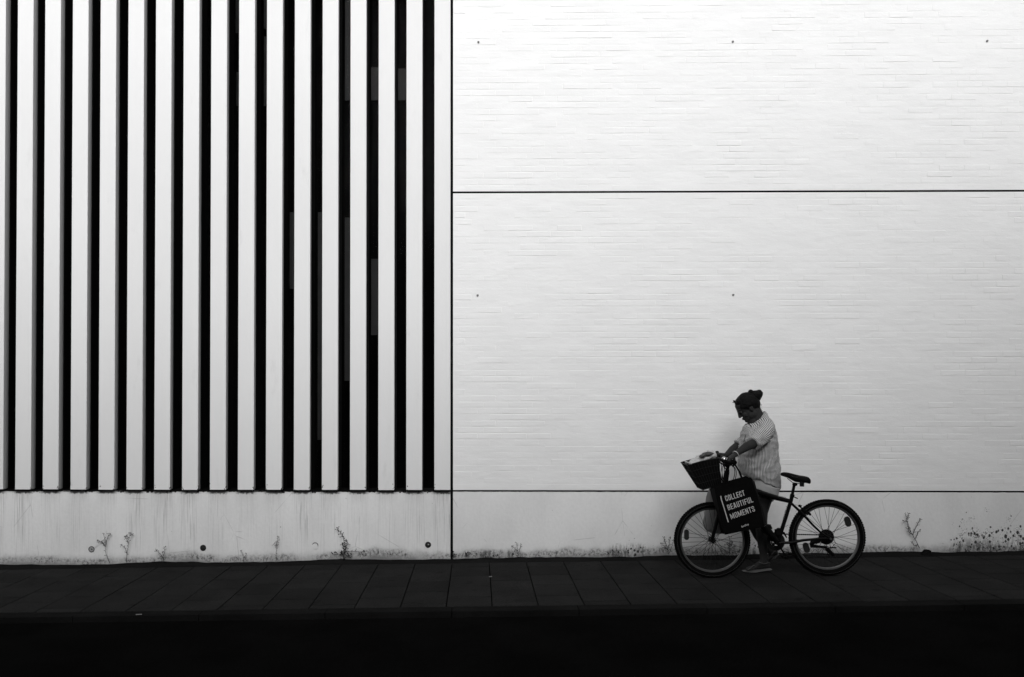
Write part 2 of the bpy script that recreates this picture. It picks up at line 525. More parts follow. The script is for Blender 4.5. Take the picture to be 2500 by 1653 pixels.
# brick panels: mortar bed and bricks
BZ = .065; BL = .25
for (z0, z1) in ((ZJ, ZU-.010), (ZU+.010, TOP)):
    m = M(); nx, nz = int((XR-XJ1)/.045), int((z1-z0)/.022)
    for i in range(nx+1):
        for j in range(nz+1):
            x = XJ1 + (XR-XJ1)*i/nx; z = z0 + (z1-z0)*j/nz
            q = noise.noise(Vector((x*1.3, z*2.6, 4))) + .8*noise.noise(Vector((x*5, z*22, 8)))
            m.v.append(Vector((x, max(.0012, .0039 + .0020*q), z)))
    for i in range(nx):
        for j in range(nz):
            a_ = i*(nz+1)+j
            m.f.append((a_, a_+nz+1, a_+nz+2, a_+1))
    mk('mortar_bed', m, MORT, bld, 'all')
mk('brick_core', M().box((XJ1+.0, .046, ZJ-.02), (XR, .5, TOP)), BLACK, bld, False)
def brick_geo(L, H, r):
    """front of a painted brick: uneven arrises and a slightly dished face"""
    a, b = L/2, H/2
    j = lambda s: r.uniform(-s, s)
    d = r.uniform(.0003, .0015)
    out = [(-a+j(.0015), .006, -b+j(.0012)), (0, .006, -b+j(.0018)), (a+j(.0015), .006, -b+j(.0012)),
           (a+j(.0015), .006, b+j(.0012)), (0, .006, b+j(.0018)), (-a+j(.0015), .006, b+j(.0012))]
    e = .004
    tl, tr = r.uniform(-.0008, .0008), r.uniform(-.0008, .0008)
    inn = []
    for k_, (x, y, z) in enumerate(out):
        sx = -1 if x < -.01 else (1 if x > .01 else 0)
        sz = -1 if z < 0 else 1
        inn.append((x - sx*(.0016+abs(j(.002))), -d + (tl if sx < 0 else tr) + (j(.0007)), z - sz*(e*.7+abs(j(.002)))))
    vs = out + inn
    fs = [(i, (i+1) % 6, 6+(i+1) % 6, 6+i) for i in range(6)] + [(6, 7, 10, 11), (7, 8, 9, 10)]
    return vs, fs
cells = []
def courses(z0, z1, off):
    nz = int(round((z1-z0)/BZ)); hz = (z1-z0)/nz
    for i in range(nz):
        zc = z0 + (i+.5)*hz
        o = [0, .5, .25, .75][(i*7+off) % 4] * BL
        x = XJ1 - o
        while x < XR:
            a, b = max(x, XJ1), min(x+BL, XR)
            if b - a > .03: cells.append(((a+b)/2, zc, b-a-.0012, hz-.0075))
            x += BL
courses(ZJ, ZU-.010, 0)
courses(ZU+.010, TOP, 1)
def cdist(c): return (Vector((c[0], 0, c[1])) - CAM).length
cells.sort(key=cdist)
variants = {}
for c in cells[:300]:
    key = (round(c[2], 3), round(c[3], 4), rnd.randrange(7))
    if key not in variants:
        vs, fs = brick_geo(c[2], c[3], rnd)
        me = bpy.data.meshes.new('brick'); me.from_pydata(vs, [], fs); me.materials.append(BRICK)
        variants[key] = me
    inst('brick', variants[key], (c[0], .004 + rnd.gauss(0, .0007), c[1]), bld, (rnd.gauss(0, .006), rnd.gauss(0, .002), rnd.gauss(0, .002)))
m = M()
for c in cells[300:]:
    vs, fs = brick_geo(c[2], c[3], rnd)
    ra, rb, rc = rnd.gauss(0, .006), rnd.gauss(0, .002), rnd.gauss(0, .0007)
    n0 = len(m.v)
    m.v += [Vector((c[0]+x, .004+rc+y + z*ra, c[1]+z + x*rb)) for x, y, z in vs]
    m.f += [tuple(i+n0 for i in f) for f in fs]
o = mk('brickwork', m, BRICK, bld, False, fixn=False); o['kind'] = 'stuff'

# fins, each with its black mullion behind; panes and interior
for i, x in enumerate(FX):
    dx = rnd.gauss(0, .0015) if i > 4 else 0
    w_ = FW + (P(1099.6,1195,0).x - (FX[-1] + FW) if i == len(FX)-1 else 0)
    b = .003
    m = M()
    cv = [(.010*((q/6)**2.2), .022 + .080*q/6) for q in range(1, 7)]
    prof = [(x+b, 0), (x+w_-b, 0), (x+w_, b), (x+w_, .022)] + [(x+w_-c_[0], c_[1]) for c_ in cv] + [(x+c_[0], c_[1]) for c_ in reversed(cv)] + [(x, .022), (x, b)]
    z0, z1 = ZJ + rnd.uniform(-.002, .002), TOP
    m.v = [Vector((p[0], p[1], z0)) for p in prof] + [Vector((p[0], p[1], z1)) for p in prof]
    K = len(prof)
    m.f = [tuple(range(K)), tuple(range(2*K-1, K-1, -1))] + [(j, K+j, K+(j+1) % K, (j+1) % K) for j in range(K)]
    f = mk('fin', m, PAINT, bld, True)
    mk('mullion', M().box((x+.002, .105, ZP+.012), (x+w_-.001, .248, TOP)), BLACK, bld, False)
mk('sill', M().box((XL, .012, ZP+.003), (XJ0-.101, .285, ZP+.010)), BLACK, bld, False)
def m_glass():
    n = N('window_glass')
    tr = n.t.nodes.new('ShaderNodeBsdfTransparent'); gl = n.t.nodes.new('ShaderNodeBsdfGlossy')
    gl.inputs['Roughness'].default_value = .01; tr.inputs[0].default_value = (.85,.85,.85,1)
    fr = n.t.nodes.new('ShaderNodeFresnel'); fr.inputs[0].default_value = 1.04
    mx = n.t.nodes.new('ShaderNodeMixShader')
    n.t.links.new(fr.outputs[0], mx.inputs[0]); n.t.links.new(tr.outputs[0], mx.inputs[1]); n.t.links.new(gl.outputs[0], mx.inputs[2])
    out = [q for q in n.t.nodes if q.type == 'OUTPUT_MATERIAL'][0]
    n.t.links.new(mx.outputs[0], out.inputs[0])
    return n.m
GLASS = m_glass()
for i in range(len(FX)-1):
    mk('glass_pane', M().box((FX[i]+FW-.003, .235, ZP+.012), (FX[i+1]+.004, .243, TOP)), GLASS, bld, False)
mk('interior', M().box((XL, 2.4, ZP-.3), (XJ0, 2.5, TOP)).box((XL-.1, .3, ZP-.4), (XJ0, 2.5, ZP-.3)).box((XL-.1, .3, TOP-.1), (XJ0, 2.5, TOP)).box((XL-.1, .3, ZP-.4), (XL, 2.5, TOP)), DARKROOM, bld, False)
# grey panels placed behind the glass between the mullions
for (u0, u1, v0, v1) in [(906, 930, 164, 244), (972, 996, 167, 244), (842, 862, -40, 244), (841, 862, 531, 930), (775, 792, 518, 1074),
                         (707, 724, 518, 705), (513, 522, 90, 256), (577, 590, 176, 258), (644, 660, 89, 258), (644, 660, -60, 70), (575, 590, -60, 80), (906, 930, 632, 818)]:
    a = P(u0, v1, .5); b_ = P(u1, v0, .5)
    mk('slit_panel', M().box((a.x, .5, a.z), (b_.x+.06, .515, b_.z)), PANEL, bld, False)
mk('roof_coping', M().box((XL-.1, -.06, TOP+.003), (XR+.1, 2.6, TOP+.1)), BLACK, bld, False)
mk('end_wall', M().box((XR+.002, 0, -.1), (XR+.2, 2.5, TOP)).box((XL-.31, 0, -.3), (XL-.102, 2.5, TOP)), PAINT, bld, False)

# ------------------------------------------------------------------ across the street
opp = thing('shading_house', 'unseen plain grey house behind the viewer, shaped to shade the wall and road', 'building', (0, -9.5, 0))
FAC = plain('grey_house_render', .22, .85, 0, .1, .1, 2)
for (a, b, h) in ((-26, -3.0, 5.2), (-2.997, 3.4, 4.6), (3.403, 32, 7.3)):  # unseen house; heights and distance shaped to shade wall and road
    mk('wall', M().box((a, -22, -.5), (b, -9.5, h)), FAC, opp, False)
    mk('roof', M().box((a-.1, -22.2, h+.003), (b, -9.35, h+.15)), BLACK, opp, False)
#REST
# ------------------------------------------------------------------ details on the building
CAPM = plain('cap_plastic', .32, .6, 0, .3, .3, 60)
CAPB = plain('black_rubber_cap', .015, .5, 0, .4)
for i, (u, v, kind) in enumerate([(223.5, 1341, 'a'), (496, 1337.5, 'b'), (769.6, 1331.6, 'c'), (1045, 1330, 'd')]):
    p = P(u, v, 0); r = .031
    m = M().lathe(p, [(r, -.0035), (r*.82, -.005), (r*.80, .002), (r*1.0, .002)], 28)
    e = mk('anchor_cap', m, CAPB, bld)
    disc = M().lathe(p, [(.0005, -.0022), (r*.8, -.001), (r*.8, .004), (.0005, .004)], 24)
    if kind == 'c': disc = M().lathe(p - Vector((.002, 0, .009)), [(.0005, -.007), (r*.98, -.006), (r*.98, .004), (.0005, .004)], 24)
    mk('cap_face', disc, {'a': CAPM, 'b': CAPB, 'c': PAINT, 'd': CAPB}[kind], e)
    if kind != 'c':
        mk('cap_spot', M().ell(p + Vector((.004, -.004, .002)), (.008, .003, .006)), CAPM if kind == 'd' else CAPB, e)  # pale blob on the last cap: its glint put into the colour
PIN = plain('galvanised_pin', .22, .5, .3, .4)
for (u, v) in [(1168, 103), (1789, 102), (2410, 100), (1166, 721), (1790, 720)]:
    p = P(u, v, 0)
    e = mk('wall_pin', M().lathe(p, [(.0115, -.004), (.008, -.006), (.008, .006), (.0115, .006)], 16), plain('grey_washer', .3, .7), bld)
    mk('pin_head', M().ell(p + Vector((0, -.003, 0)), (.006, .004, .006), nu=10, nv=6), PIN, e)
# moss and rubble that gathered at the foot of each slit
MOSS = plain('dry_black_moss', .008, .95, 0, 0, .5, 90)
MOSS2 = plain('grey_rubble', .12, .95, 0, 0, .4, 60)
m = M(); m2 = M()
r_ = random.Random(3)
for i in range(5, len(FX)-1):
    xa, xb = FX[i] + FW, FX[i+1]
    dens = r_.choice([.5, .8, 1.3, 1.0])
    for k in range(int(34*dens)):
        x = r_.gauss((xa+xb)/2, (xb-xa)*.38); s_ = r_.uniform(.003, .009)
        m.ell((x, r_.uniform(-.003, .03), ZP + r_.uniform(-.005, .007)), (s_*r_.uniform(.8, 2.2), s_*.7, s_*.9), nu=6, nv=4)
    for k in range(int(10*dens)):
        x = r_.choice([xa, xb]) + r_.gauss(0, .008)
        s_ = r_.uniform(.002, .005)
        m.ell((x, -.001, ZJ + abs(r_.gauss(0, .03))), (s_, s_*.5, s_*1.5), nu=5, nv=4)
    if r_.random() < .45:
        for k in range(5):
            m2.ell((r_.uniform(xa, xb), .004, ZP + .008), (r_.uniform(.005, .016), .006, .003), nu=6, nv=4)
o = mk('moss', m, MOSS); o['kind'] = 'stuff'
o = mk('sill_debris', m2, MOSS2); o['kind'] = 'stuff'

# ------------------------------------------------------------------ weeds at the foot of the wall
WEED = plain('dry_weed', .012, .9, 0, 0, .5, 40)
def leafq(m, p, d, l, wd, r):
    d = Vector(d).normalized(); s_ = d.cross(Vector((0, 1, 0))).normalized()
    s_ = (s_ + Vector((0, r.uniform(-.6, .6), 0))).normalized()
    a = p + d*l*.5 + s_*wd; b = p + d*l*.5 - s_*wd; c = p + d*l
    n_ = d.cross(s_).normalized()*.0006
    m.add([p, a, c, b, p+n_, a+n_, c+n_, b+n_], [(0,1,2,3),(7,6,5,4),(0,4,5,1),(1,5,6,2),(2,6,7,3),(3,7,4,0)])
def weed(label, base, stems, seed, leaf=.012, bud=.004, group='weeds growing at the foot of the wall', ldens=1.0, th=.0022):
    """base and stems given as picture positions in the plane just before the wall"""
    r = random.Random(seed); Y = -.035
    b = P(base[0], base[1], Y); b.z = max(b.z, g(b.x)-.005)
    t = thing('weed', label, 'weed', b, group)
    lm = M(); bm_ = M(); nb = 0
    for st in stems:
        pts = [P(u, v, Y + r.uniform(-.012, .012)) for (u, v) in st]
        pts[0] = P(st[0][0], st[0][1], Y)
        path = []
        for a, c in zip(pts, pts[1:]):
            for q in range(4): path.append(a.lerp(c, q/4) + Vector((r.gauss(0, .0012), 0, r.gauss(0, .0012))))
        path.append(pts[-1])
        n = len(path)
        mk('stem', M().tube(path, [th*(1-.6*i/n) for i in range(n)], 5), WEED, t)
        for i in range(1, n):
            if r.random() < .75*ldens:
                d = (path[i]-path[i-1]).normalized()
                sd_ = r.choice([-1, 1])
                dd = Vector((d.x*.6 + sd_*d.z*.9, r.uniform(-.4, .1), d.z*.6 - sd_*d.x*.9))
                leafq(lm, path[i], dd, leaf*r.uniform(.5, 1.3), leaf*.2, r)
                if r.random() < .45:
                    e = path[i] + dd.normalized()*leaf*1.5
                    bm_.tube([path[i], e], .0009, 4); bm_.ell(e, bud*r.uniform(.7, 1.1), nu=6, nv=4)
        for k in range(r.randint(2, 4)):
            d = Vector((r.uniform(-1, 1), r.uniform(-.3, .3), r.uniform(.1, 1))).normalized()
            e = path[-1] + d*bud*r.uniform(2, 5)
            bm_.tube([path[-1], e], .0009, 4); bm_.ell(e, bud*r.uniform(.7, 1.2), nu=6, nv=4)
    if lm.v: mk('leaves', lm, WEED, t, False)['kind'] = 'stuff'
    if bm_.v: mk('buds', bm_, WEED, t)['kind'] = 'stuff'
    return t
weed('tall flowering weed nearest the left edge, leaning beside the first wall cap', (268, 1374),
     [[(268,1374),(262,1362),(258,1350),(258,1335),(258,1325)], [(258,1332),(262,1316),(264,1304)], [(258,1335),(252,1328),(246,1322),(240,1321)],
      [(259,1325),(255,1312),(253,1304)], [(262,1316),(267,1306),(270,1305)], [(256,1330),(250,1324)]], 11)
weed('tall thin weed right of the leaning one, with one branch to the left', (309, 1374),
     [[(309,1374),(309,1356),(312,1340),(314,1325),(316,1310),(318,1303)], [(310,1352),(306,1340),(300,1333),(295,1331)],
      [(313,1325),(309,1315),(305,1312)], [(315,1315),(311,1309)], [(317,1308),(323,1305)]], 12)
weed('short forked weed standing between two wall caps on the left', (398, 1384),
     [[(398,1384),(399,1368),(400,1355),(402,1345),(402,1337)], [(399,1364),(393,1355),(387,1349),(382,1345)], [(400,1358),(396,1350)]], 13)
weed('tiny bent weed at the wall foot, smallest of the left plinth', (595, 1372),
     [[(595,1372),(595,1362),(592,1353),(589,1345)], [(595,1364),(600,1355),(602,1352)]], 14, leaf=.008, bud=.003)
weed('small leafy weed left of the ring shaped wall cap', (674, 1370),
     [[(674,1370),(674,1352),(674,1337),(675,1325)], [(674,1335),(668,1328)], [(674,1338),(677,1322),(679,1312)]], 15, ldens=1.5)
weed('dark bushy weed with a long bent tip, in the streaked plinth middle', (838, 1374),
     [[(838,1374),(839,1350),(840,1330),(839,1312),(835,1305),(829,1297),(825,1292)], [(839,1352),(830,1353),(814,1354)], [(839,1350),(850,1346),(882,1347)],
      [(840,1344),(845,1335),(849,1326)], [(839,1335),(835,1330)], [(840,1350),(846,1358),(852,1356)], [(839,1350),(846,1338)], [(838,1345),(833,1354)]], 16, leaf=.02, bud=.006, ldens=2.2, th=.003)
weed('tiny dark weed just right of the vertical wall joint', (1140, 1361),
     [[(1140,1361),(1142,1354),(1146,1350)], [(1140,1360),(1136,1354)]], 17, leaf=.012, bud=.005, ldens=2)
weed('tiny weed pressed into the corner of the vertical joint', (1108, 1363),
     [[(1108,1363),(1107,1355),(1106,1349)], [(1108,1362),(1111,1356)]], 27, leaf=.012, bud=.005, ldens=2)
weed('airy seeding weed on the right plinth, nearest the vertical joint', (1267, 1360),
     [[(1267,1360),(1264,1345),(1262,1333),(1260,1326)], [(1266,1350),(1270,1338),(1272,1330)], [(1265,1345),(1256,1338),(1251,1333)]], 18, leaf=.01, bud=.003, ldens=2)
weed('feathery weed directly left of the front bicycle wheel', (1633, 1354),
     [[(1633,1354),(1630,1340),(1625,1325),(1620,1313)], [(1632,1345),(1622,1333),(1614,1328)], [(1631,1340),(1634,1325),(1636,1315)], [(1634,1350),(1641,1332),(1644,1320)],
      [(1630,1338),(1618,1338)], [(1627,1332),(1622,1320)]], 19, leaf=.011, bud=.0035, ldens=2)
weed('dead branching weed leaning left, between rear wheel and mould spots', (2245, 1338),
     [[(2245,1338),(2236,1320),(2228,1306),(2220,1295),(2216,1285),(2214,1270),(2213,1262),(2211,1255)],
      [(2228,1306),(2232,1296),(2238,1284),(2243,1273),(2249,1268)], [(2226,1304),(2219,1300),(2216,1290)], [(2234,1316),(2240,1304),(2242,1298),(2246,1296)],
      [(2214,1272),(2206,1273)], [(2216,1268),(2218,1255)], [(2224,1300),(2219,1285),(2216,1275)], [(2241,1330),(2232,1332),(2226,1326)]], 20, leaf=.012, bud=.0035, ldens=1.7, th=.0032)
weed('thin weed against the wall, seen through the front wheel', (1781, 1352),
     [[(1781,1352),(1781,1338),(1780,1325),(1782,1312)], [(1781,1335),(1774,1328)], [(1781,1332),(1789,1326)], [(1781,1340),(1793,1335)]], 21, leaf=.014, bud=.004, ldens=2.2)
# clod of earth and small litter
p = P(2263, 1334, -.05); p.z = g(p.x) + .02
cl = M().ell(p, (.045, .03, .035)).ell(p + Vector((-.03, -.02, -.015)), (.04, .03, .02)).ell(p + Vector((.03, -.03, -.02)), (.04, .03, .015))
tag(mk('earth_clod', remesh(cl, .006, 1, lambda q: .008*noise.noise(q*40)), MOSS, loc=p), 'dark clod of earth lying beside the leaning dead weed', 'clod')
LIT = plain('pale_scrap', .22, .8, 0, .2)
def litter(name, label, cat, u, v, L, rz, yv):
    Y = CAM.y + F*CAM.z/(v - 944 + SL*(u-1165))
    p = P(u, v, Y); p.z = g(p.x) + .005
    ro = Matrix.Rotation(rz, 3, 'Z')
    tag(mk(name, M().tube([p - ro @ Vector((L/2, 0, 0)), p + ro @ Vector((L/2, 0, .001))], .004, 8), LIT, loc=p), label, cat)
litter('cigarette_butt', 'pale cigarette butt lying on a pavement joint near the middle', 'cigarette butt', 1197.5, 1408, .028, .1, 0)
litter('paper_scrap', 'flat pale scrap on the kerb at the left', 'litter', 339, 1503, .045, .1, 0)
litter('paper_scrap', 'pale scrap at the wall foot under the mould spots', 'litter', 2353, 1344, .03, 0, 0)

# ------------------------------------------------------------------ bicycle
YB = -.87
RUB = plain('tyre_rubber', .005, .9, 0, .02)
TRIM = plain('worn_sidewall_line', .06, .7, 0, .3)
ALU = plain('brushed_rim_aluminium', .17, .35, .8, .5)
STEEL = plain('dull_spoke_steel', .008, .6, .2, .3)
FRM = plain('black_frame_paint', .004, .35, 0, .10)
PLA = plain('black_plastic', .005, .6, 0, .05)
REFL = plain('amber_wheel_reflector', .018, .4, 0, .4, .3, 90)
CHR = plain('chromed_metal', .6, .15, 1, .5)
DECAL = plain('grey_decal', .05, .5, 0, .3)
AX_F, AX_R = C(434, 1217, YB), C(1314, 1197, YB)
RW = .344
bike = thing('bicycle', 'black mountain bicycle with a front basket, pushed along the wall', 'bicycle', (1.6*0 + (AX_F.x+AX_R.x)/2, YB, g((AX_F.x+AX_R.x)/2)))
BB = C(937, 1238, YB); ST = C(1040, 912, YB)
def B(x, y, dy=0): return C(x, y, YB + dy)
def wheel(ax, rear):
    s_ = 1
    tr = .0265
    m = M()
    prof = [(RW - tr + tr*math.cos(a) * (1.0 if math.cos(a) > 0 else 1.0), tr*math.sin(a)) for a in [2*math.pi*i/12 for i in range(12)]]
    m.lathe(ax, prof, 96)
    # tread blocks
    for k in range(90):
        a = 2*math.pi*k/90
        for o in (-.013, .013):
            c_ = ax + Vector(((RW-.0055)*math.cos(a + (.03 if o > 0 else 0)), o, (RW-.0055)*math.sin(a + (.03 if o > 0 else 0))))
            m.box(c_ - Vector((.0025, .007, .006)), c_ + Vector((.0025, .007, .006)), Matrix.Rotation(-a, 3, 'Y'))
    wname = 'rear_wheel' if rear else 'front_wheel'
    t = mk('tyre', m, RUB, bike)           # the tyre carries the rest of the wheel
    t.name = 'wheel'; ORG['wheel' if t.name == 'wheel' else t.name] = ORG[bike.name]; ORG[t.name] = ORG[bike.name]
    m = M()
    for k in range(110):
        a = 2*math.pi*k/110
        rr = .3195 + (.0012 if k % 2 else -.0012)
        c_ = ax + Vector((rr*math.cos(a), -.0262, rr*math.sin(a)))
        m.box(c_ - Vector((.001, .0012, .0075)), c_ + Vector((.001, .0012, .0075)), Matrix.Rotation(-a + (.12 if k % 2 else -.12), 3, 'Y'))
    mk('sidewall_line', m, TRIM, t, False)
    mk('rim', M().lathe(ax, [(.291, -.0125), (.291, .0125), (.280, .011), (.274, .004), (.274, -.004), (.280, -.011)], 96), ALU, t)
    hb = M()
    hb.lathe(ax, [(.0005, -.05), (.008, -.05), (.008, -.036), (.024, -.035), (.024, -.031), (.013, -.028), (.013, .028), (.024, .031), (.024, .035), (.008, .036), (.008, .05), (.0005, .05)], 20)
    mk('hub', hb, STEEL if not rear else PLA, t)
    for k in range(36):
        side = -1 if k % 2 else 1
        a = 2*math.pi*(k+.5)/36
        off = (1 if (k//2) % 2 else -1) * .62 * (1.0 if k % 4 < 2 else 1.0)
        h = ax + Vector((.023*math.cos(a+off*1.9), side*.033, .023*math.sin(a+off*1.9)))
        e = ax + Vector((.276*math.cos(a), side*.003, .276*math.sin(a)))
        mk('spoke', M().tube([h, e], .0016, 4), STEEL, t, False)
    # oval reflectors between the spokes
    for (x, y, rx, rz, an) in ([(1472, 1077, 22, 39, 14), (1155, 1277, 22, 39, 14)] if rear else [(238, 1177, 18, 40, 0)]):
        c_ = C(x, y, YB-.004)
        m = M(); n = 24
        ax_, az_ = rx/3.136/268, rz/3.136/268
        pts = []
        for j in range(n):
            q = 2*math.pi*j/n
            X_ = ax_*math.cos(q); Z_ = (az_-ax_)*(1 if math.sin(q) > 0 else -1) + ax_*math.sin(q)
            an_ = R(an)
            pts.append((c_.x + X_*math.cos(an_) - Z_*math.sin(an_)*-1*-1, c_.z + X_*math.sin(an_)*1 + Z_*math.cos(an_)))
        m.prism(pts, c_.y-.008, c_.y+.006)
        mk('reflector', m, REFL, t, False)
    return t
wf = wheel(AX_F, False); wr = wheel(AX_R, True)
# frame
HT = [B(546, 770), B(516, 890)]
fr = M()
fr.tube([HT[0], HT[1]], .024, 16)
fr.tube([B(538, 805), B(650, 815), B(790, 852), B(930, 897), B(1034, 922)], [.024, .026, .0255, .022, .019], 16)
fr.tube([B(520, 865), B(700, 985), B(850, 1140), BB], [.027, .029, .028, .026], 16)
fr.tube([B(1046, 880), ST, BB], [.0165, .0165, .0175], 14)
fr.lathe(BB, [(.0005, -.036), (.024, -.036), (.024, .036), (.0005, .036)], 18)
frame = mk('frame', fr, FRM, bike)
for sy in (-1, 1):
    mk('seat_stay', M().tube([B(1038, 935, sy*.012), B(1120, 1010, sy*.05), B(1210, 1108, sy*.062), B(1268, 1162, sy*.064), AX_R + Vector((-.01, sy*.064, .004))], [.012, .0115, .010, .009, .009], 10), FRM, frame)
    mk('chain_stay', M().tube([B(948, 1240, sy*.03), B(1040, 1238, sy*.05), B(1130, 1220, sy*.062), B(1240, 1210, sy*.064), AX_R + Vector((0, sy*.064, 0))], [.013, .0125, .012, .011, .010], 10), FRM, frame)
    mk('dropout', M().lathe(AX_R + Vector((0, sy*.064, 0)), [(.0005, -.004), (.021, -.004), (.021, .004), (.0005, .004)], 14), FRM, frame)
# raised edge line along the top tube and small decal strokes
mk('decal', M().tube([B(800, 846, -.0245), B(900, 868, -.0235), B(1000, 893, -.0195)], .0014, 5), DECAL, frame)
mk('decal', M().tube([B(1195, 1080, -.073), B(1225, 1118, -.073)], .0018, 5), DECAL, frame)
# fork
fk = M()
fk.tube([HT[1] + Vector((0, 0, 0)), B(498, 955)], .02, 12)
fk.box(B(498, 960) + Vector((-.022, -.06, -.016)), B(498, 960) + Vector((.022, .06, .016)))
for sy in (-1, 1):
    fk.tube([B(496, 960, sy*.052), B(476, 1045, sy*.052)], .0125, 10)
    fk.tube([B(480, 1040, sy*.052), B(462, 1105, sy*.052), B(437, 1208, sy*.052), AX_F + Vector((0, sy*.052, 0))], [.0185, .0175, .0155, .013], 12)
mk('fork', fk, FRM, bike)
for sy in (-1, 1):
    mk('fork_cap', M().ell(B(481, 1036, sy*.053), (.013, .013, .010)), DECAL, bike)
mk('axle_nut', M().lathe(AX_F + Vector((0, -.062, 0)), [(.0005, -.012), (.009, -.012), (.009, .01), (.0005, .01)], 10), STEEL, bike)
mk('axle_nut', M().lathe(AX_R + Vector((0, -.076, 0)), [(.0005, -.012), (.010, -.012), (.010, .01), (.0005, .01)], 10), ALU, bike)
# seat post, clamp, saddle
mk('seat_post', M().tube([B(1064, 790), B(1046, 885)], .0130, 12), PLA, bike)
cl = M().tube([B(1050, 868), B(1045, 890)], .0195, 12)
mk('seat_clamp', cl, PLA, bike)
mk('quick_release_lever', M().tube([B(1052, 884, -.02), B(1070, 892, -.03), B(1090, 901, -.032)], [.004, .0045, .0045], 8), PLA, bike)
sad = []
for (x, zt, zb, hw) in [(959, 714, 717, .006), (964, 703, 726, .016), (985, 698, 733, .021), (1015, 701, 743, .024), (1045, 708, 760, .032), (1075, 716, 775, .05), (1110, 724, 778, .07), (1140, 728, 779, .078), (1160, 733, 783, .075), (1170, 742, 786, .06), (1174, 756, 776, .035)]:
    ct, cb = B(x, zt), B(x, zb)
    c_ = (ct+cb)/2; h = (ct.z-cb.z)/2
    sad.append([c_ + Vector((0, hw*math.copysign(abs(math.cos(a))**.75, math.cos(a)), h*math.copysign(abs(math.sin(a))**.75, math.sin(a)))) for a in [2*math.pi*j/20 for j in range(20)]])
saddle = mk('saddle', M().loft(sad), PLA, bike)
mk('saddle_piping', M().tube([B(1043, 726, -.036), B(1050, 733, -.046), B(1085, 738, -.058), B(1100, 730, -.060), B(1140, 735, -.074)], .0012, 5), DECAL, saddle)
mk('saddle_rail', M().tube([B(1010, 745, -.02), B(1050, 778, -.02), B(1120, 790, -.02), B(1150, 775, -.02)], .0035, 6), STEEL, saddle)
mk('saddle_rail', M().tube([B(1010, 745, .02), B(1050, 778, .02), B(1120, 790, .02), B(1150, 775, .02)], .0035, 6), STEEL, saddle)
mk('saddle_clamp', M().ell(B(1068, 792), (.022, .026, .016)), PLA, saddle)
sp = M()
for dy in (-.04, .04):
    for k in range(3): sp.lathe(B(1122, 782+7*k, dy), [(.010, -.014), (.019, -.014), (.019, .014), (.010, .014)], 14, 'Z')
mk('saddle_spring', sp, STEEL, saddle)
# drive train (far side of the frame) and the near crank
ch = M()
yc = YB + .048
def toothed(m, c_, r, y, n, th=.003):
    pts = []
    for k in range(n*2):
        a = math.pi*k/n; rr = r + (.0035 if k % 2 else -.001)
        pts.append((c_.x + rr*math.cos(a), c_.z + rr*math.sin(a)))
    inner = [(c_.x + r*.74*math.cos(math.pi*k/n), c_.z + r*.74*math.sin(math.pi*k/n)) for k in range(n*2)]
    N_ = len(pts)
    vs = [Vector((q[0], y, q[1])) for q in pts + inner] + [Vector((q[0], y+th, q[1])) for q in pts + inner]
    fs = []
    for k in range(N_):
        l = (k+1) % N_
        fs += [(k, l, N_+l, N_+k), (2*N_+k, 3*N_+k, 3*N_+l, 2*N_+l), (k, 2*N_+k, 2*N_+l, l), (N_+k, N_+l, 3*N_+l, 3*N_+k)]
    m.add(vs, fs)
toothed(ch, BB, .083, yc, 42); toothed(ch, BB, .066, yc-.008, 34); toothed(ch, BB, .048, yc-.016, 24)
for k in range(5):
    a = 2*math.pi*k/5 + .3
    ch.tube([BB + Vector((0, .05, 0)), BB + Vector((.066*math.cos(a), .048, .066*math.sin(a)))], [.012, .007], 6)
mk('chainring', ch, STEEL, bike)
mk('crank_arm', M().tube([BB + Vector((0, -.05, 0)), B(965, 1290, -.06), B(1000, 1345, -.068)], [.016, .012, .011], 8, flat=.6), PLA, bike)
def pedal(x, y, dy):
    c_ = B(x, y, dy)
    m = M().box(c_ + Vector((-.045, -.045, -.012)), c_ + Vector((.04, -.035, .012))).box(c_ + Vector((-.045, .035, -.012)), c_ + Vector((.04, .045, .012)))
    m.box(c_ + Vector((-.047, -.045, -.010)), c_ + Vector((-.037, .045, .010))).box(c_ + Vector((.032, -.045, -.010)), c_ + Vector((.042, .045, .010)))
    m.tube([c_ + Vector((0, -.05, 0)), c_ + Vector((0, .05, 0))], .009, 8)
    ro = Matrix.Rotation(R(-14), 3, 'Y'); m.v = [ro @ (p-c_) + c_ for p in m.v]
    mk('pedal', m, PLA, bike, False)
pedal(1015, 1340, -.125)
mk('crank_arm', M().tube([BB + Vector((0, .07, 0)), BB + Vector((-.05, .075, .09)), BB + Vector((-.075, .08, .135))], [.016, .012, .011], 8), PLA, bike)
pedal(866-20, 1125, .14)
cas = M().lathe(AX_R, [(.0005, .012), (.066, .010), (.069, .012), (.069, .016), (.0005, .018)], 40)
for k in range(6): cas.lathe(AX_R, [(.0005, .022+.004*k), (.050-.005*k, .022+.004*k), (.050-.005*k, .024+.004*k), (.0005, .024+.004*k)], 30)
mk('spoke_protector', cas, PLA, bike)
cn = M()
def links(a, b, n):
    for k in range(n):
        p = a.lerp(b, (k+.5)/n); d = (b-a)/n
        hz = .0052 if k % 2 else .0036
        s_ = Vector((0, .004, 0)); u_ = d.cross(Vector((0,1,0))).normalized()*hz
        h = d*.52
        cn.add([p-h-s_-u_, p+h-s_-u_, p+h+s_-u_, p-h+s_-u_, p-h-s_+u_, p+h-s_+u_, p+h+s_+u_, p-h+s_+u_], [(0,3,2,1),(4,5,6,7),(0,1,5,4),(1,2,6,5),(2,3,7,6),(3,0,4,7)])
links(B(945, 1172, .045), B(1300, 1180, .04), 44)
links(B(975, 1305, .045), B(1120, 1333, .04), 18); links(B(1120, 1333, .04), B(1340, 1342, .035), 26)
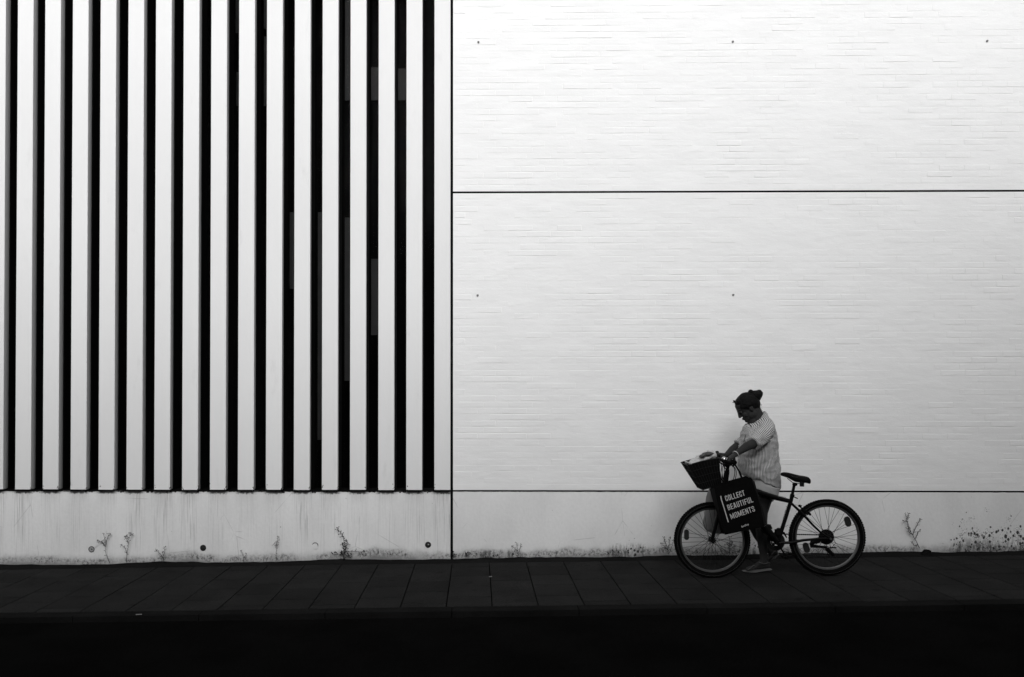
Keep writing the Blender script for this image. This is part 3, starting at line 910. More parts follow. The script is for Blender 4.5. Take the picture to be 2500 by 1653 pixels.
mk('chain', cn, STEEL, bike, False)
dr = M()
dr.tube([B(1255, 1225, .05), B(1200, 1235, .05), B(1195, 1262, .052)], [.02, .022, .018], 10)
dr.tube([B(1190, 1262, .055), B(1260, 1270, .06), B(1320, 1276, .065)], [.018, .012, .014], 10)
dr.tube([B(1312, 1282, .05), B(1345, 1318, .05), B(1365, 1335, .05)], [.020, .020, .012], 10, flat=.9)
for (x, y) in ((1318, 1290), (1348, 1330)): toothed(dr, B(x, y), .018, YB+.042, 11, .006)
dr.tube([B(1330, 1276, .065), B(1385, 1277, .065)], .006, 8)
der = mk('rear_derailleur', dr, PLA, bike)
mk('adjuster', M().tube([B(1315, 1273, .045), B(1335, 1272, .04)], .0045, 8), ALU, der)
mk('derailleur_cable', M().tube([B(1240, 1228, .07), B(1262, 1240, .07), B(1300, 1235, .07), B(1372, 1215, .07), B(1378, 1245, .07), B(1350, 1277, .07)], .0022, 6), PLA, der)
fd = M().tube([B(940, 1150, .02), B(985, 1165, .045), B(1005, 1200, .045)], [.012, .010, .006], 8).box(B(925, 1140, -.022), B(955, 1175, .02)).ell(B(945, 1135, 0), (.02, .024, .012))
mk('front_derailleur', fd, PLA, bike)
mk('cable_end', M().tube([B(960, 1150, -.02), B(990, 1120, -.02), B(1018, 1103, -.02)], .0012, 5), PLA, bike)
mk('gear_cable', M().tube([B(975, 1095, -.015), B(970, 1120, -.02), B(962, 1145, -.018)], .002, 5), PLA, bike)
# v-brakes
for (nm, pts) in (('rear_brake', [[(1102, 955), (1128, 985), (1150, 1020)], [(1100, 955), (1120, 958)], [(1150, 1015), (1185, 1022)], [(1130, 985), (1160, 1000), (1186, 1016)]]),):
    m = M()
    for q in pts: m.tube([B(x, y, -.045) for x, y in q], .0065, 8)
    m.ell(B(1105, 957, -.045), (.014, .01, .012)).ell(B(1155, 1020, -.045), (.016, .014, .014)).ell(B(1184, 1022, -.045), (.010, .012, .012))
    br = mk('brake', m, PLA, bike)
    mk('brake_bolt', M().ell(B(1153, 1026, -.064), (.0035, .004, .0045), nu=8, nv=6).ell(B(1168, 1024, -.062), (.0028, .004, .004), nu=8, nv=6), CHR, br)
    mk('brake_cable', M().tube([B(1060, 948, -.02), B(1080, 950, -.03), B(1102, 953, -.045)], .0014, 5).tube([B(1088, 975, -.04), B(1075, 1000, -.04)], .0012, 5), PLA, br)
# lock strapped along the lower down tube
lk = M().tube([B(820, 1090, -.035), B(905, 1195, -.035)], .027, 14)
for (x, y) in ((828, 1098), (862, 1112), (893, 1182)): lk.ell(B(x, y, -.03), (.018, .03, .016))
lk.tube([B(845, 1105, -.03), B(878, 1108, -.03), B(880, 1128, -.03)], .013, 8)
mk('frame_lock', lk, PLA, bike)
mk('lock_ring', M().tube([B(826, 1110, -.066), B(846, 1092, -.066)], .002, 5).tube([B(832, 1116, -.066), B(852, 1100, -.066)], .002, 5), DECAL, bike)
# handlebar, stem, levers, cables
BAR = B(508, 602)
st = M().tube([HT[0], B(556, 700), B(552, 650)], .0135, 12)
st.tube([B(552, 655), B(535, 625), BAR], .018, 12)
mk('stem', st, PLA, bike)
def onbar(dy, dx=0, dz=0): return BAR + Vector((dx, dy, dz))
mk('handlebar', M().tube([onbar(-.29, .03, .0), onbar(-.14, .01, 0), onbar(-.05), onbar(.05), onbar(.14, .01, 0), onbar(.29, .03, 0)], .0115, 12), PLA, bike)
for sy in (-1, 1):
    m = M()
    m.tube([onbar(sy*.17, .014), onbar(sy*.29, .03)], .0165, 14)
    for k in range(8): m.lathe(onbar(sy*(.18+.014*k), .015+.0018*k), [(.0165, -.003), (.018, 0), (.0165, .003)], 14)
    mk('grip', m, RUB, bike)
    lv = M().tube([onbar(sy*.13, .005, -.01), onbar(sy*.15, -.03, -.035), onbar(sy*.21, -.035, -.06), onbar(sy*.27, -.02, -.07)], [.011, .008, .006, .006], 8)
    lv.ell(onbar(sy*.13, -.005, -.008), (.022, .022, .020))
    mk('brake_lever', lv, PLA, bike)
# bar end standing up beyond the far grip
e0 = onbar(.27, .022, -.005)
mk('bar_end', M().tube([e0, C(482, 592, e0.y), C(476, 566, e0.y), C(473, 545, e0.y)], [.013, .014, .0155, .0155], 14).ell(C(473, 543, e0.y), (.0155, .0155, .009)), RUB, bike)
mk('bar_end', M().tube([onbar(-.275, .026, -.004), onbar(-.285, -.03, .0), onbar(-.29, -.06, .012)], [.013, .014, .015], 14), RUB, bike)
mk('gear_shifter', M().tube([C(488, 572, YB+.2), C(508, 588, YB+.2)], .010, 8), PLA, bike)
bell = M()
bc = C(526, 592, YB-.03)
bell.loft([[bc + Vector((r_2*math.cos(a), r_2*math.sin(a), z_)) for a in [2*math.pi*j/18 for j in range(18)]] for (r_2, z_) in ((.003, .014), (.014, .011), (.022, .003), (.024, -.006), (.022, -.007))])
mk('bell', bell, CHR, bike)
for pts in ([(586, 640, -.13), (632, 690, -.12), (600, 760, -.05), (560, 815, 0)], [(585, 645, -.1), (640, 680, -.08), (628, 735, -.06), (570, 830, 0)],
            [(520, 640, .1), (503, 690, .06), (512, 760, .03), (525, 830, .02)], [(530, 635, .13), (520, 700, .08), (540, 740, .03), (545, 850, 0)], [(507, 625, -.05), (500, 680, -.05), (520, 735, -.04), (525, 800, -.03)]):
    P4 = [B(*q) for q in pts]
    path = []
    for i in range(13):
        t_ = i/12; a, b, c_, d = P4
        path.append(a*(1-t_)**3 + b*3*t_*(1-t_)**2*1.0 + c_*3*t_*t_*(1-t_) + d*t_**3)
    mk('cable', M().tube(path, .003, 6), PLA, bike)
# basket of black mesh with a solid liner
bk = M()
Yn, Yf = YB - .125, YB + .125
def quadring(dy_n, dy_f, L_, R_):
    pass
tl, tr_, brr, bll = (250, 645), (486, 592), (513, 795), (372, 838)
NW = []
def bpt(s_, t_, side):
    """s along the basket, t from rim down"""
    xt = tl[0]*(1-s_) + tr_[0]*s_; yt = tl[1]*(1-s_) + tr_[1]*s_ - 6*math.sin(math.pi*s_)
    xb = bll[0]*(1-s_) + brr[0]*s_; yb = bll[1]*(1-s_) + brr[1]*s_
    x = xt*(1-t_) + xb*t_; y = yt*(1-t_) + yb*t_
    q = C(x, y, Yn)
    y_ = YB + side*(.125*(1-t_) + .095*t_)
    return Vector((q.x, y_, q.z))
nS, nT = 10, 8
ringsB = []
for it in range(nT+1):
    t_ = it/nT
    ring = [bpt(i/nS, t_, -1) for i in range(nS+1)]
    ring += [bpt(1, t_, -1).lerp(bpt(1, t_, 1), k/6) for k in range(1, 6)]
    ring += [bpt(1-i/nS, t_, 1) for i in range(nS+1)]
    ring += [bpt(0, t_, 1).lerp(bpt(0, t_, -1), k/6) for k in range(1, 6)]
    ringsB.append(ring)
cen = [sum(r0, Vector())/len(r0) for r0 in ringsB]
m = M()
outer = ringsB
inner = [[p.lerp(cen[i], .035) for p in r0] for i, r0 in enumerate(ringsB)]
m.loft(outer + [[p + Vector((0, 0, 0)) for p in inner[-1]]] )
m.f = m.f[:-2]
n0 = len(m.v); k_ = len(outer[0])
for r0 in inner: m.v += r0
for i in range(nT):
    for j in range(k_):
        m.f.append((n0+i*k_+j, n0+(i+1)*k_+j, n0+(i+1)*k_+(j+1)%k_, n0+i*k_+(j+1)%k_))
m.f.append(tuple(n0+nT*k_+j for j in range(k_)))
m.f.append(tuple(nT*k_+j for j in reversed(range(k_))))
basket = mk('basket', m, plain('black_basket_liner', .006, .8, 0, .03, .4, 40), bike, False)
m = M()
m.tube([p for p in ringsB[0]] + [ringsB[0][0]], .0045, 6); m.tube(ringsB[-1] + [ringsB[-1][0]], .004, 6)
mk('basket_rim', m, STEEL, basket)
for i in (2, 4, 6): mk('basket_wire', M().tube([p + (p-cen[i])*.012 for p in ringsB[i]] + [ringsB[i][0] + (ringsB[i][0]-cen[i])*.012], .0014, 4), STEEL, basket)
wr_ = M()
for j in range(0, k_, 1):
    wr_.tube([ringsB[i][j] + (ringsB[i][j]-cen[i])*.012 for i in range(nT+1)], .0011, 4)
mk('basket_wires', wr_, STEEL, basket)['kind'] = 'stuff'
mk('basket_bracket', M().tube([bpt(1, .12, 0)+Vector((0,0,0)), B(560, 660)], .008, 6).tube([bpt(1, .55, 0), B(535, 800)], .006, 6), PLA, bike)

# ------------------------------------------------------------------ things carried
CLOTH_W = plain('pale_printed_plastic', .42, .6, 0, .3, .15, 25)
CLOTH_D = plain('dark_print', .04, .6, 0, .3, .2, 25)
def blobs(lst, vox, amp=.006, fr_=18, sm=2):
    m = M()
    for (c_, r_v, rot) in lst: m.ell(c_, r_v, rot)
    return remesh(m, vox, sm, lambda q: amp*noise.noise(q*fr_) + amp*.8*abs(noise.noise(q*fr_*2.3 + Vector((5, 1, 2)))))
def ry(d): return Matrix.Rotation(R(-d), 3, 'Y')
tb = blobs([(C(300, 618, YB-.02), (.055, .10, .022), ry(22)), (C(365, 590, YB), (.085, .11, .030), ry(16)), (C(425, 570, YB), (.05, .10, .042), ry(8)),
            (C(258, 628, YB-.06), (.035, .07, .012), ry(-8)), (C(240, 622, YB-.09), (.018, .04, .006), ry(-30))], .006, .009, 22, 2)
tag(mk('shopping_wrap', tb, CLOTH_W, loc=C(350, 610, YB)), 'crumpled pale printed plastic wrap on top of the basket', 'plastic wrap')
dk = blobs([(C(398, 560, YB-.06), (.052, .06, .020), ry(8)), (C(360, 572, YB-.08), (.030, .05, .012), ry(28)), (C(436, 566, YB-.05), (.014, .05, .028), ry(-5))], .005, .004, 20)
tag(mk('pouch', dk, CLOTH_D, loc=C(398, 560, YB-.04)), 'dark pouch lying over the pale wrap at the top of the basket', 'pouch')
sm_ = blobs([(C(254, 612, YB-.12), (.013, .012, .007), ry(0))], .003, .002, 40)
tag(mk('bottle_cap', sm_, CLOTH_D, loc=C(254, 612, YB-.12)), 'small dark lump on the front tip of the pale wrap', 'lump')

# tote bag
TOTE = plain('black_nonwoven_fabric', .005, .9, 0, .0, .3, 12, .002, 30)
TOTE_S = plain('dark_grey_nonwoven_gusset', .014, .9, 0, .0, .2, 12)
PRT = plain('off_white_print', .5, .8, 0, .2, .05, 40)
YT = -1.135
def T(u, v, Y=YT): return P(u, v, Y)
fl = [(1745, 1190), (1752, 1222), (1763, 1275), (1769.5, 1306)]
frr = [(1832, 1165.5), (1845, 1200), (1857, 1240), (1865, 1286)]
gl = [(1733, 1196), (1741, 1226), (1757, 1272), (1769, 1304)]
gr = [(1842, 1176), (1851, 1208), (1863, 1248), (1870.5, 1274)]
def lerp_(lst, t_):
    x = t_*(len(lst)-1); i = min(int(x), len(lst)-2); f_ = x-i
    return lst[i][0]*(1-f_)+lst[i+1][0]*f_, lst[i][1]*(1-f_)+lst[i+1][1]*f_
rngs = []
NB = 22
for i in range(NB+1):
    t_ = i/NB
    a = T(*lerp_(fl, t_)); b = T(*lerp_(frr, t_)); c_ = P(*lerp_(gr, t_), YT+.06); d = P(*lerp_(gl, t_), YT+.05)
    ring = []
    for k in range(14):
        s_ = k/14; p = a.lerp(b, s_)
        wv = .0035*math.sin(math.pi*s_)*noise.noise(Vector((s_*4, t_*5, 2)))
        ring.append(p + Vector((0, wv, 0)))
    ring += [b.lerp(c_, k/4) + Vector((-.008*math.sin(math.pi*k/4), 0, 0)) for k in range(4)]
    bb_ = b + Vector((0, .115, 0)); aa_ = a + Vector((0, .115, 0))
    ring += [c_.lerp(bb_, k/3) for k in range(3)]
    ring += [bb_.lerp(aa_, k/10) for k in range(10)]
    ring += [aa_.lerp(d, k/3) for k in range(3)]
    ring += [d.lerp(a, k/4) + Vector((.006*math.sin(math.pi*k/4), 0, 0)) for k in range(4)]
    rngs.append(ring)
tote = thing('tote_bag', 'black tote bag printed with white slogan, hanging from the handlebar', 'tote bag', T(1805, 1306))
mk('bag_body', M().loft(rngs), TOTE, tote)
# gusset panels a shade lighter, just proud of the body
for sgn in (0, 1):
    m = M()
    for i in range(NB+1):
        t_ = i/NB
        if sgn: p, q = T(*lerp_(frr, t_)), P(*lerp_(gr, t_), YT+.06)
        else: p, q = T(*lerp_(fl, t_)), P(*lerp_(gl, t_), YT+.05)
        dd = Vector(((.0015 if sgn else -.0015), -.0015, 0))
        m.v += [p.lerp(q, .08)+dd, p.lerp(q, .98)+dd, p.lerp(q, .98)+Vector((0, .004, 0)), p.lerp(q, .08)+Vector((0, .004, 0))]
    for i in range(NB):
        for j in range(4): m.f.append((i*4+j, (i+1)*4+j, (i+1)*4+(j+1)%4, i*4+(j+1)%4))
    mk('gusset', m, TOTE_S, tote)
for (a, b, dy) in (((1767, 1183), (1811, 1171), .002), ((1770, 1186), (1814, 1175), .10)):
    hd = onbar(-.22, .02, .012)
    pts = [T(*a, YT+dy), T(a[0]+3, a[1]-26, YT+dy*.8+.01), hd + Vector((-.016, .02*dy*10-.01, -.02)), hd + Vector((-.004, 0, .008)), hd + Vector((.018, 0, -.018)), T(b[0]-8, b[1]-22, YT+dy*.8+.01), T(*b, YT+dy)]
    pp = []
    for i in range(len(pts)-1):
        for q in range(3): pp.append(pts[i].lerp(pts[i+1], q/3))
    pp.append(pts[-1])
    mk('handle', M().tube(pp, .011, 8, flat=.25, up=(1, 0, 0)), TOTE, tote)
# lettering
def text_mesh(txt, bold=.03):
    cu = bpy.data.curves.new('t', 'FONT'); cu.body = txt; cu.size = 1; cu.offset = bold; cu.extrude = .02; cu.resolution_u = 3; cu.space_character = 1.08
    o = bpy.data.objects.new('t', cu); COL.objects.link(o)
    dg = bpy.context.evaluated_depsgraph_get(); dg.update()
    me = bpy.data.meshes.new_from_object(o.evaluated_get(dg))
    bpy.data.objects.remove(o)
    return me
def put_text(name, txt, p0, p1, cap, Y, mat, parent, bold=.0, label=None, dep=.0015):
    """baseline from p0 to p1 (picture positions), cap height in picture pixels"""
    me = text_mesh(txt, bold)
    xs = [v.co.x for v in me.vertices]; ys = [v.co.y for v in me.vertices]; zs = [v.co.z for v in me.vertices]
    a, b = P(*p0, Y), P(*p1, Y)
    right = (b-a); Lw = right.length; right.normalize()
    up = Vector((-right.z, 0, right.x))
    s_ = cap * (Y - CAM.y) / F
    m = M()
    y0_, y1_ = min(ys), max(ys)
    if txt != txt.upper(): y0_ = 0
    for v in me.vertices:
        m.v.append(a + right*((v.co.x-min(xs))/(max(xs)-min(xs))*Lw) + up*((v.co.y-y0_)/(y1_-y0_)*s_) + Vector((0, -dep if v.co.z > 0 else dep, 0)))
    m.f = [tuple(q.vertices) for q in me.polygons]
    o = mk(name, m, mat, parent, False)
    return o
def arc(cx, cy, rx, ry_, a0, a1, n=6):
    return [(cx + rx*math.cos(R(a0+(a1-a0)*i/n)), cy + ry_*math.sin(R(a0+(a1-a0)*i/n))) for i in range(n+1)]
T_ = .064       # half stroke
def glyph(ch):
    """strokes of a condensed bold capital in a box of height 1"""
    w_ = .40; l, r, b, t = T_, w_-T_, T_, 1-T_; c_ = w_/2; k = .12
    O = [(l, .5), (l, t-k)] + arc(l+k, t-k, k, k, 180, 90, 3) + arc(r-k, t-k, k, k, 90, 0, 3) + [(r, .5), (r, b+k)] + arc(r-k, b+k, k, k, 0, -90, 3) + arc(l+k, b+k, k, k, -90, -180, 3) + [(l, .5)]
    if ch == 'O': return w_, [O]
    if ch == 'C': return w_, [[(r, .66), (r, t-k)] + arc(r-k, t-k, k, k, 0, 90, 3) + arc(l+k, t-k, k, k, 90, 180, 3) + [(l, b+k)] + arc(l+k, b+k, k, k, 180, 270, 3) + arc(r-k, b+k, k, k, 270, 360, 3) + [(r, .34)]]
    if ch == 'L': return .36, [[(l, 1), (l, 0)], [(l, b), (.36, b)]]
    if ch == 'E': return .37, [[(l, 1), (l, 0)], [(l, t), (.37, t)], [(l, .5), (.34, .5)], [(l, b), (.37, b)]]
    if ch == 'F': return .36, [[(l, 1), (l, 0)], [(l, t), (.36, t)], [(l, .5), (.33, .5)]]
    if ch == 'T': return .38, [[(.19, 1), (.19, 0)], [(0, t), (.38, t)]]
    if ch == 'I': return .17, [[(.085, 1), (.085, 0)]]
    if ch == 'B': return w_, [[(l, 1), (l, 0)], [(l, t), (r-k, t)] + arc(r-k, t-k, k, k, 90, 0, 3) + arc(r-k, .5+k, k, k, 0, -90, 3) + [(l, .5)], [(l, .5), (r-k, .5)] + arc(r-k, .5-k, k, k, 90, 0, 3) + arc(r-k, b+k, k, k, 0, -90, 3) + [(l, b)]]
    if ch == 'A': return .44, [[(.06, 0), (.19, .98)], [(.38, 0), (.25, .98)], [(.12, .25), (.32, .25)], [(.18, .95), (.26, .95)]]
    if ch == 'U': return w_, [[(l, 1), (l, b+k)] + arc(l+k, b+k, k, k, 180, 270, 3) + arc(r-k, b+k, k, k, 270, 360, 3) + [(r, 1)]]
    if ch == 'N': return .42, [[(l, 0), (l, 1)], [(.42-l, 0), (.42-l, 1)], [(l-.01, .95), (.43-l, .05)]]
    if ch == 'M': return .58, [[(l-.01, 0), (l-.01, 1)], [(.59-l, 0), (.59-l, 1)], [(l+.01, .95), (.29, .10)], [(.57-l, .95), (.29, .10)]]
    if ch == 'S': return w_, [[(r, .70), (r, t-k)] + arc(r-k, t-k, k, k, 0, 90, 3) + arc(l+k, t-k, k, k, 90, 180, 3) + [(l, .68), (r, .36), (r, b+k)] + arc(r-k, b+k, k, k, 0, -90, 3) + arc(l+k, b+k, k, k, -90, -180, 3) + [(l, .30)]]
def put_letters(txt, p0, p1, cap, Y, mat, parent):
    a, b = P(*p0, Y), P(*p1, Y)
    right = (b-a); Lw = right.length; right.normalize(); up = Vector((-right.z, 0, right.x))
    s_ = cap*(Y-CAM.y)/F
    gs = [glyph(c_) for c_ in txt]
    gap = .11
    tot = sum(q[0] for q in gs) + gap*(len(gs)-1); sx = Lw/tot
    x = 0
    for w_, strokes in gs:
        m = M(); q_ = 0
        for st_l in strokes:
            pts = [a + right*((x+px)*sx) + up*(py*s_) for px, py in st_l]
            for i in range(len(pts)-1):
                p, q = pts[i], pts[i+1]; d = (q-p)
                if d.length < 1e-5: continue
                nrm = Vector((-d.z, 0, d.x)).normalized()*T_*s_*.92
                ex = d.normalized()*T_*s_*.45 if len(pts) > 2 else Vector()
                o_ = Vector((0, -.0010 - .00012*(q_ % 7), 0)); q_ += 1
                m.add([p-ex-nrm+o_, q+ex-nrm+o_, q+ex+nrm+o_, p-ex+nrm+o_] + [z + Vector((0, .002, 0)) for z in (p-ex-nrm, q+ex-nrm, q+ex+nrm, p-ex+nrm)], [(0,3,2,1),(4,5,6,7),(0,1,5,4),(1,2,6,5),(2,3,7,6),(3,0,4,7)])
        mk('letter', m, mat, parent, False)
        x += w_ + gap
def ZB(x, y): return (1730 + x/11.2, 1180 + y/11.2)
YP = YT - .0065
put_letters('COLLECT', ZB(478, 492), ZB(1002, 332), 13.4, YP, PRT, tote)
put_letters('BEAUTIFUL', ZB(542, 740), ZB(1226, 512), 13.4, YP, PRT, tote)
put_letters('MOMENTS', ZB(622, 985), ZB(1278, 760), 13.4, YP, PRT, tote)
put_text('shop_name', 'EuroShop', ZB(908, 1210), ZB(1100, 1135), 4.2, YP, PRT, tote, .015)
m = M()
pts = [P(*ZB(x, y), YP) for x, y in ((335, 345), (340, 400), (358, 470), (400, 600), (470, 830), (540, 1065))]
for a, b in zip(pts, pts[1:]):
    hw = Vector((.0042, 0, 0))
    m.add([a-hw, a+hw, b+hw, b-hw] + [q + Vector((0, .0015, 0)) for q in (a-hw, a+hw, b+hw, b-hw)], [(0,3,2,1),(4,5,6,7),(0,1,5,4),(1,2,6,5),(2,3,7,6),(3,0,4,7)])
mk('slogan_bar', m, PRT, tote, False)
put_text('frame_lettering', 'PORTOBELLO', (1600+985/3.136, 930+1062/3.136), (1600+1012/3.136, 930+960/3.136), 3.2, YB-.0195, DECAL, bike, .01)

# thin carrier bag on the far side, seen through the front wheel
def m_bag():
    n = N('thin_grey_plastic'); n.set(.5, 0, .3)
    n.color(n.mix(.13, .26, n.noise(n.vec(1, 1, .4), 14, 4)))
    n.b.inputs['Transmission Weight'].default_value = 0
    tr = n.t.nodes.new('ShaderNodeBsdfTranslucent'); tr.inputs[0].default_value = (.5, .5, .5, 1)
    mx = n.t.nodes.new('ShaderNodeMixShader'); mx.inputs[0].default_value = .35
    out = [q for q in n.t.nodes if q.type == 'OUTPUT_MATERIAL'][0]
    n.t.links.new(n.b.outputs[0], mx.inputs[1]); n.t.links.new(tr.outputs[0], mx.inputs[2]); n.t.links.new(mx.outputs[0], out.inputs[0])
    return n.m
PB = m_bag(); YPB = YB + .22
rr_ = []
for (l, r_3, y, hw) in [(452, 500, 700, .02), (440, 515, 760, .05), (414, 530, 835, .09), (395, 545, 890, .11), (384, 550, 960, .12), (378, 555, 1030, .12), (366, 560, 1090, .115), (378, 560, 1132, .09), (420, 548, 1158, .05), (455, 530, 1166, .02)]:
    a, b = C(l, y, YPB), C(r_3, y+6, YPB)
    c_ = (a+b)/2; ww = (b-a).length/2
    rr_.append([c_ + Vector((ww*math.cos(q), hw*math.sin(q), 0)) + Vector((noise.noise(Vector((math.cos(q)*3, math.sin(q)*3, y*.02))), noise.noise(Vector((math.cos(q)*3+9, math.sin(q)*3, y*.02))), 0))*.012 for q in [2*math.pi*j/28 for j in range(28)]])
cb = thing('carrier_bag', 'thin grey plastic carrier bag hanging behind the front wheel', 'plastic bag', C(455, 1166, YPB))
mk('bag_body', M().loft(rr_), PB, cb)
mk('bag_handle', M().tube([C(475, 705, YPB), C(492, 650, YPB+.0), onbar(.22, .02, .015)], .006, 6), PB, cb)
mk('bag_print', M().tube([C(413, 990, YPB-.118), C(445, 985, YPB-.124), C(480, 985, YPB-.122)], .006, 6, flat=.3), CLOTH_D, cb)
#PERSON
# ------------------------------------------------------------------ the woman pushing the bicycle
YPn = -.62
SKIN = N('tanned_skin'); SKIN.set(.6, 0, .08); SKIN.color(SKIN.mix(.023, .031, SKIN.noise(SKIN.vec(1,1,1), 14, 4))); SKIN = SKIN.m
HAIRM = N('dark_pinned_hair'); HAIRM.set(.6, 0, .06)
HAIRM.color(HAIRM.mix(.003, .010, HAIRM.noise(HAIRM.vec(1.0, 1, 1), 45, 4)))
HAIRM.bump(HAIRM.noise(HAIRM.vec(60, 60, 200), 1.5, 3), .002); HAIRM = HAIRM.m
SHORTM = plain('pale_shorts_cloth', .33, .9, 0, .1, .12, 14, .003, 20)
per = thing('person', 'woman in striped shirt and pale shorts, head bowed, pushing the bicycle', 'person', (C(820, 1430, -.69).x, -.65, g(C(820, 1430, -.69).x)))

def head_to_world(p):
    """head frame: face towards -x, up z, metres; bowed 34 degrees"""
    a = R(-34); k = 1.04
    x, y, z = p[0]*k, p[1]*k, p[2]*k
    c_, s_ = math.cos(R(34)), math.sin(R(34))
    o = P(1824.5, 992.5, YPn)
    return o + Vector((x*c_ - z*s_, y, x*s_ + z*c_))
def hell(m, c, r, nu=18, nv=12):
    k = M().ell((0,0,0), r, nu=nu, nv=nv)
    m.add([head_to_world(Vector(c) + p) for p in k.v], k.f)
body = M()
hd = body
hell(hd, (.012, 0, .028), (.097, .075, .095))
hell(hd, (-.030, 0, -.035), (.060, .060, .075))
hell(hd, (-.040, 0, .010), (.055, .062, .060))
hell(hd, (-.040, 0, -.080), (.046, .050, .036))
hell(hd, (-.074, 0, -.103), (.020, .024, .017))
hell(hd, (-.083, 0, .016), (.014, .045, .010))
hell(hd, (-.036, 0, .042), (.060, .060, .045))
for sy in (-1, 1):
    hell(hd, (-.066, sy*.034, -.038), (.024, .022, .024))
    hell(hd, (.002, sy*.073, -.018), (.019, .008, .031), 12, 8)
    hell(hd, (.000, sy*.070, -.040), (.010, .009, .012), 12, 8)
    hell(hd, (-.010, sy*.050, -.075), (.040, .016, .030))
for t_ in range(6):
    q = t_/5
    hell(hd, (-.092 - .018*q, 0, .004 - .044*q), (.013, .0095 + .004*q, .010), 10, 8)
hell(hd, (-.104, 0, -.044), (.013, .015, .009), 12, 8)
hell(hd, (-.090, 0, -.068), (.013, .023, .007), 12, 8)
hell(hd, (-.088, 0, -.080), (.012, .020, .007), 12, 8)
# neck, trunk
nk0 = head_to_world((.035, 0, -.06)); nk1 = P(1853, 1030, YPn)
body.caps(nk0, nk1, .058, .068, 16)
body.caps(P(1836, 1020, YPn), P(1846, 1045, YPn), .048, .07, 14)
def oval(F_, B_, hw, Y=YPn, n=28, e=1.0):
    a, b = P(*F_, Y), P(*B_, Y); c_ = (a+b)/2; h = (a-b)/2
    return [c_ + h*math.copysign(abs(math.cos(q))**e, math.cos(q)) + Vector((0, hw*math.copysign(abs(math.sin(q))**e, math.sin(q)), 0)) for q in [2*math.pi*j/n for j in range(n)]]
body.loft([oval((1838,1030),(1868,1022),.08), oval((1828,1048),(1882,1044),.16), oval((1820,1070),(1886,1070),.165), oval((1815,1108),(1890,1108),.15), oval((1815,1140),(1892,1142),.17), oval((1822,1180),(1892,1182),.17), oval((1835,1205),(1885,1205),.12)])
def J(x, y, Y): return C(x, y, Y)
near_arm = [(J(838,375,-.76), .045), (J(798,428,-.85), .046), (J(752,478,-.93), .043), (J(700,502,-.985), .040), (J(655,533,-1.025), .031), (J(612,563,-1.06), .0245)]
body.chain(near_arm)
far_arm = [(J(775,375,-.46), .045), (J(700,440,-.47), .042), (J(640,487,-.49), .040), (J(590,525,-.53), .035), (J(545,568,-.575), .025)]
body.chain(far_arm)
# near hand closed over the grip: palm, four fingers, thumb
GN = BAR + Vector((.026, -.235, .0)); GF = BAR + Vector((.026, .235, 0))
def hand(wrist, G, sgn, out):
    k0 = G + Vector((-.030, 0, .034))                     # knuckle row centre
    w_ = wrist
    for i in range(4):
        y = (i-1.5)*.021
        kn = k0 + Vector((.0 + .003*abs(i-1.5), y, -.003*abs(i-1.5)))
        out.chain([(w_.lerp(kn, .12) + Vector((0, y*.3, 0)), .017), (w_.lerp(kn, .6) + Vector((0, y*.2, .002)), .0145), (kn, .0125)])
        L_ = (.9, 1.0, .96, .78)[i]
        r_f = (.0095, .0098, .0094, .0084)[i]
        p1 = kn + Vector((-.016*L_, 0, -.024*L_)); p2 = p1 + Vector((.004, 0, -.026*L_)); p3 = p2 + Vector((.019, 0, -.010*L_))
        out.chain([(kn, .0108), (p1, r_f), (p2, r_f*.95), (p3, r_f*.85)])
    th0 = w_.lerp(k0, .25) + Vector((.004, sgn*.026, -.012)); th1 = G + Vector((.026, sgn*.036, .006)); th2 = G + Vector((.022, sgn*.036, -.022)); 
    out.chain([(th0, .016), (th1, .0125), (th2, .0105), (th2 + Vector((-.010, sgn*-.002, -.020)), .0088)])
hand(near_arm[-1][0], GN, 1, body)
hand(far_arm[-1][0], GF, -1, body)
# legs
near_leg = [(J(850,800,-.69), .105), (J(822,900,-.69), .084), (J(800,1000,-.69), .072), (J(806,1075,-.69), .060), (J(812,1130,-.69), .054), (J(818,1185,-.69), .053), (J(822,1250,-.69), .046), (J(828,1330,-.69), .035), (J(829,1380,-.69), .033)]
body.chain(near_leg)
far_leg = [(J(845,800,-.52), .105), (J(808,920,-.51), .082), (J(770,1030,-.50), .068), (J(762,1115,-.49), .058), (J(792,1180,-.48), .053), (J(830,1240,-.47), .046), (J(872,1295,-.46), .034), (J(892,1315,-.46), .032)]
body.chain(far_leg)
def foot(heel, ankle, ball, toe, out, Yc):
    out.chain([(heel, .026), (heel.lerp(ankle, .5), .029), (ankle, .032)])
    out.chain([(ankle, .031), (ankle.lerp(ball, .5) + Vector((0, 0, -.004)), .025), (ball, .016)])
    out.chain([(heel, .024), (heel.lerp(ball, .6), .020), (ball + Vector((0, -.02, 0)), .014)])
    out.chain([(heel, .023), (heel.lerp(ball, .6) + Vector((0, .01, 0)), .018), (ball + Vector((0, .022, 0)), .013)])
    d = (toe-ball)
    for i in range(5):
        y = (i-2)*.0165
        out.chain([(ball + Vector((0, y, 0)), .012), (ball + d*(1-.10*abs(i-.8)) + Vector((0, y, -.003)), .0085 if i > 0 else .0105)])
foot(J(858,1412,-.69), J(830,1385,-.69), J(735,1432,-.69), J(695,1440,-.69), body, -.69)
foot(J(918,1312,-.46), J(890,1315,-.46), J(882,1345,-.46), J(862,1362,-.46), body, -.46)
bodym = remesh(body, .0042, 3)
mk('body', bodym, SKIN, per, 'all')
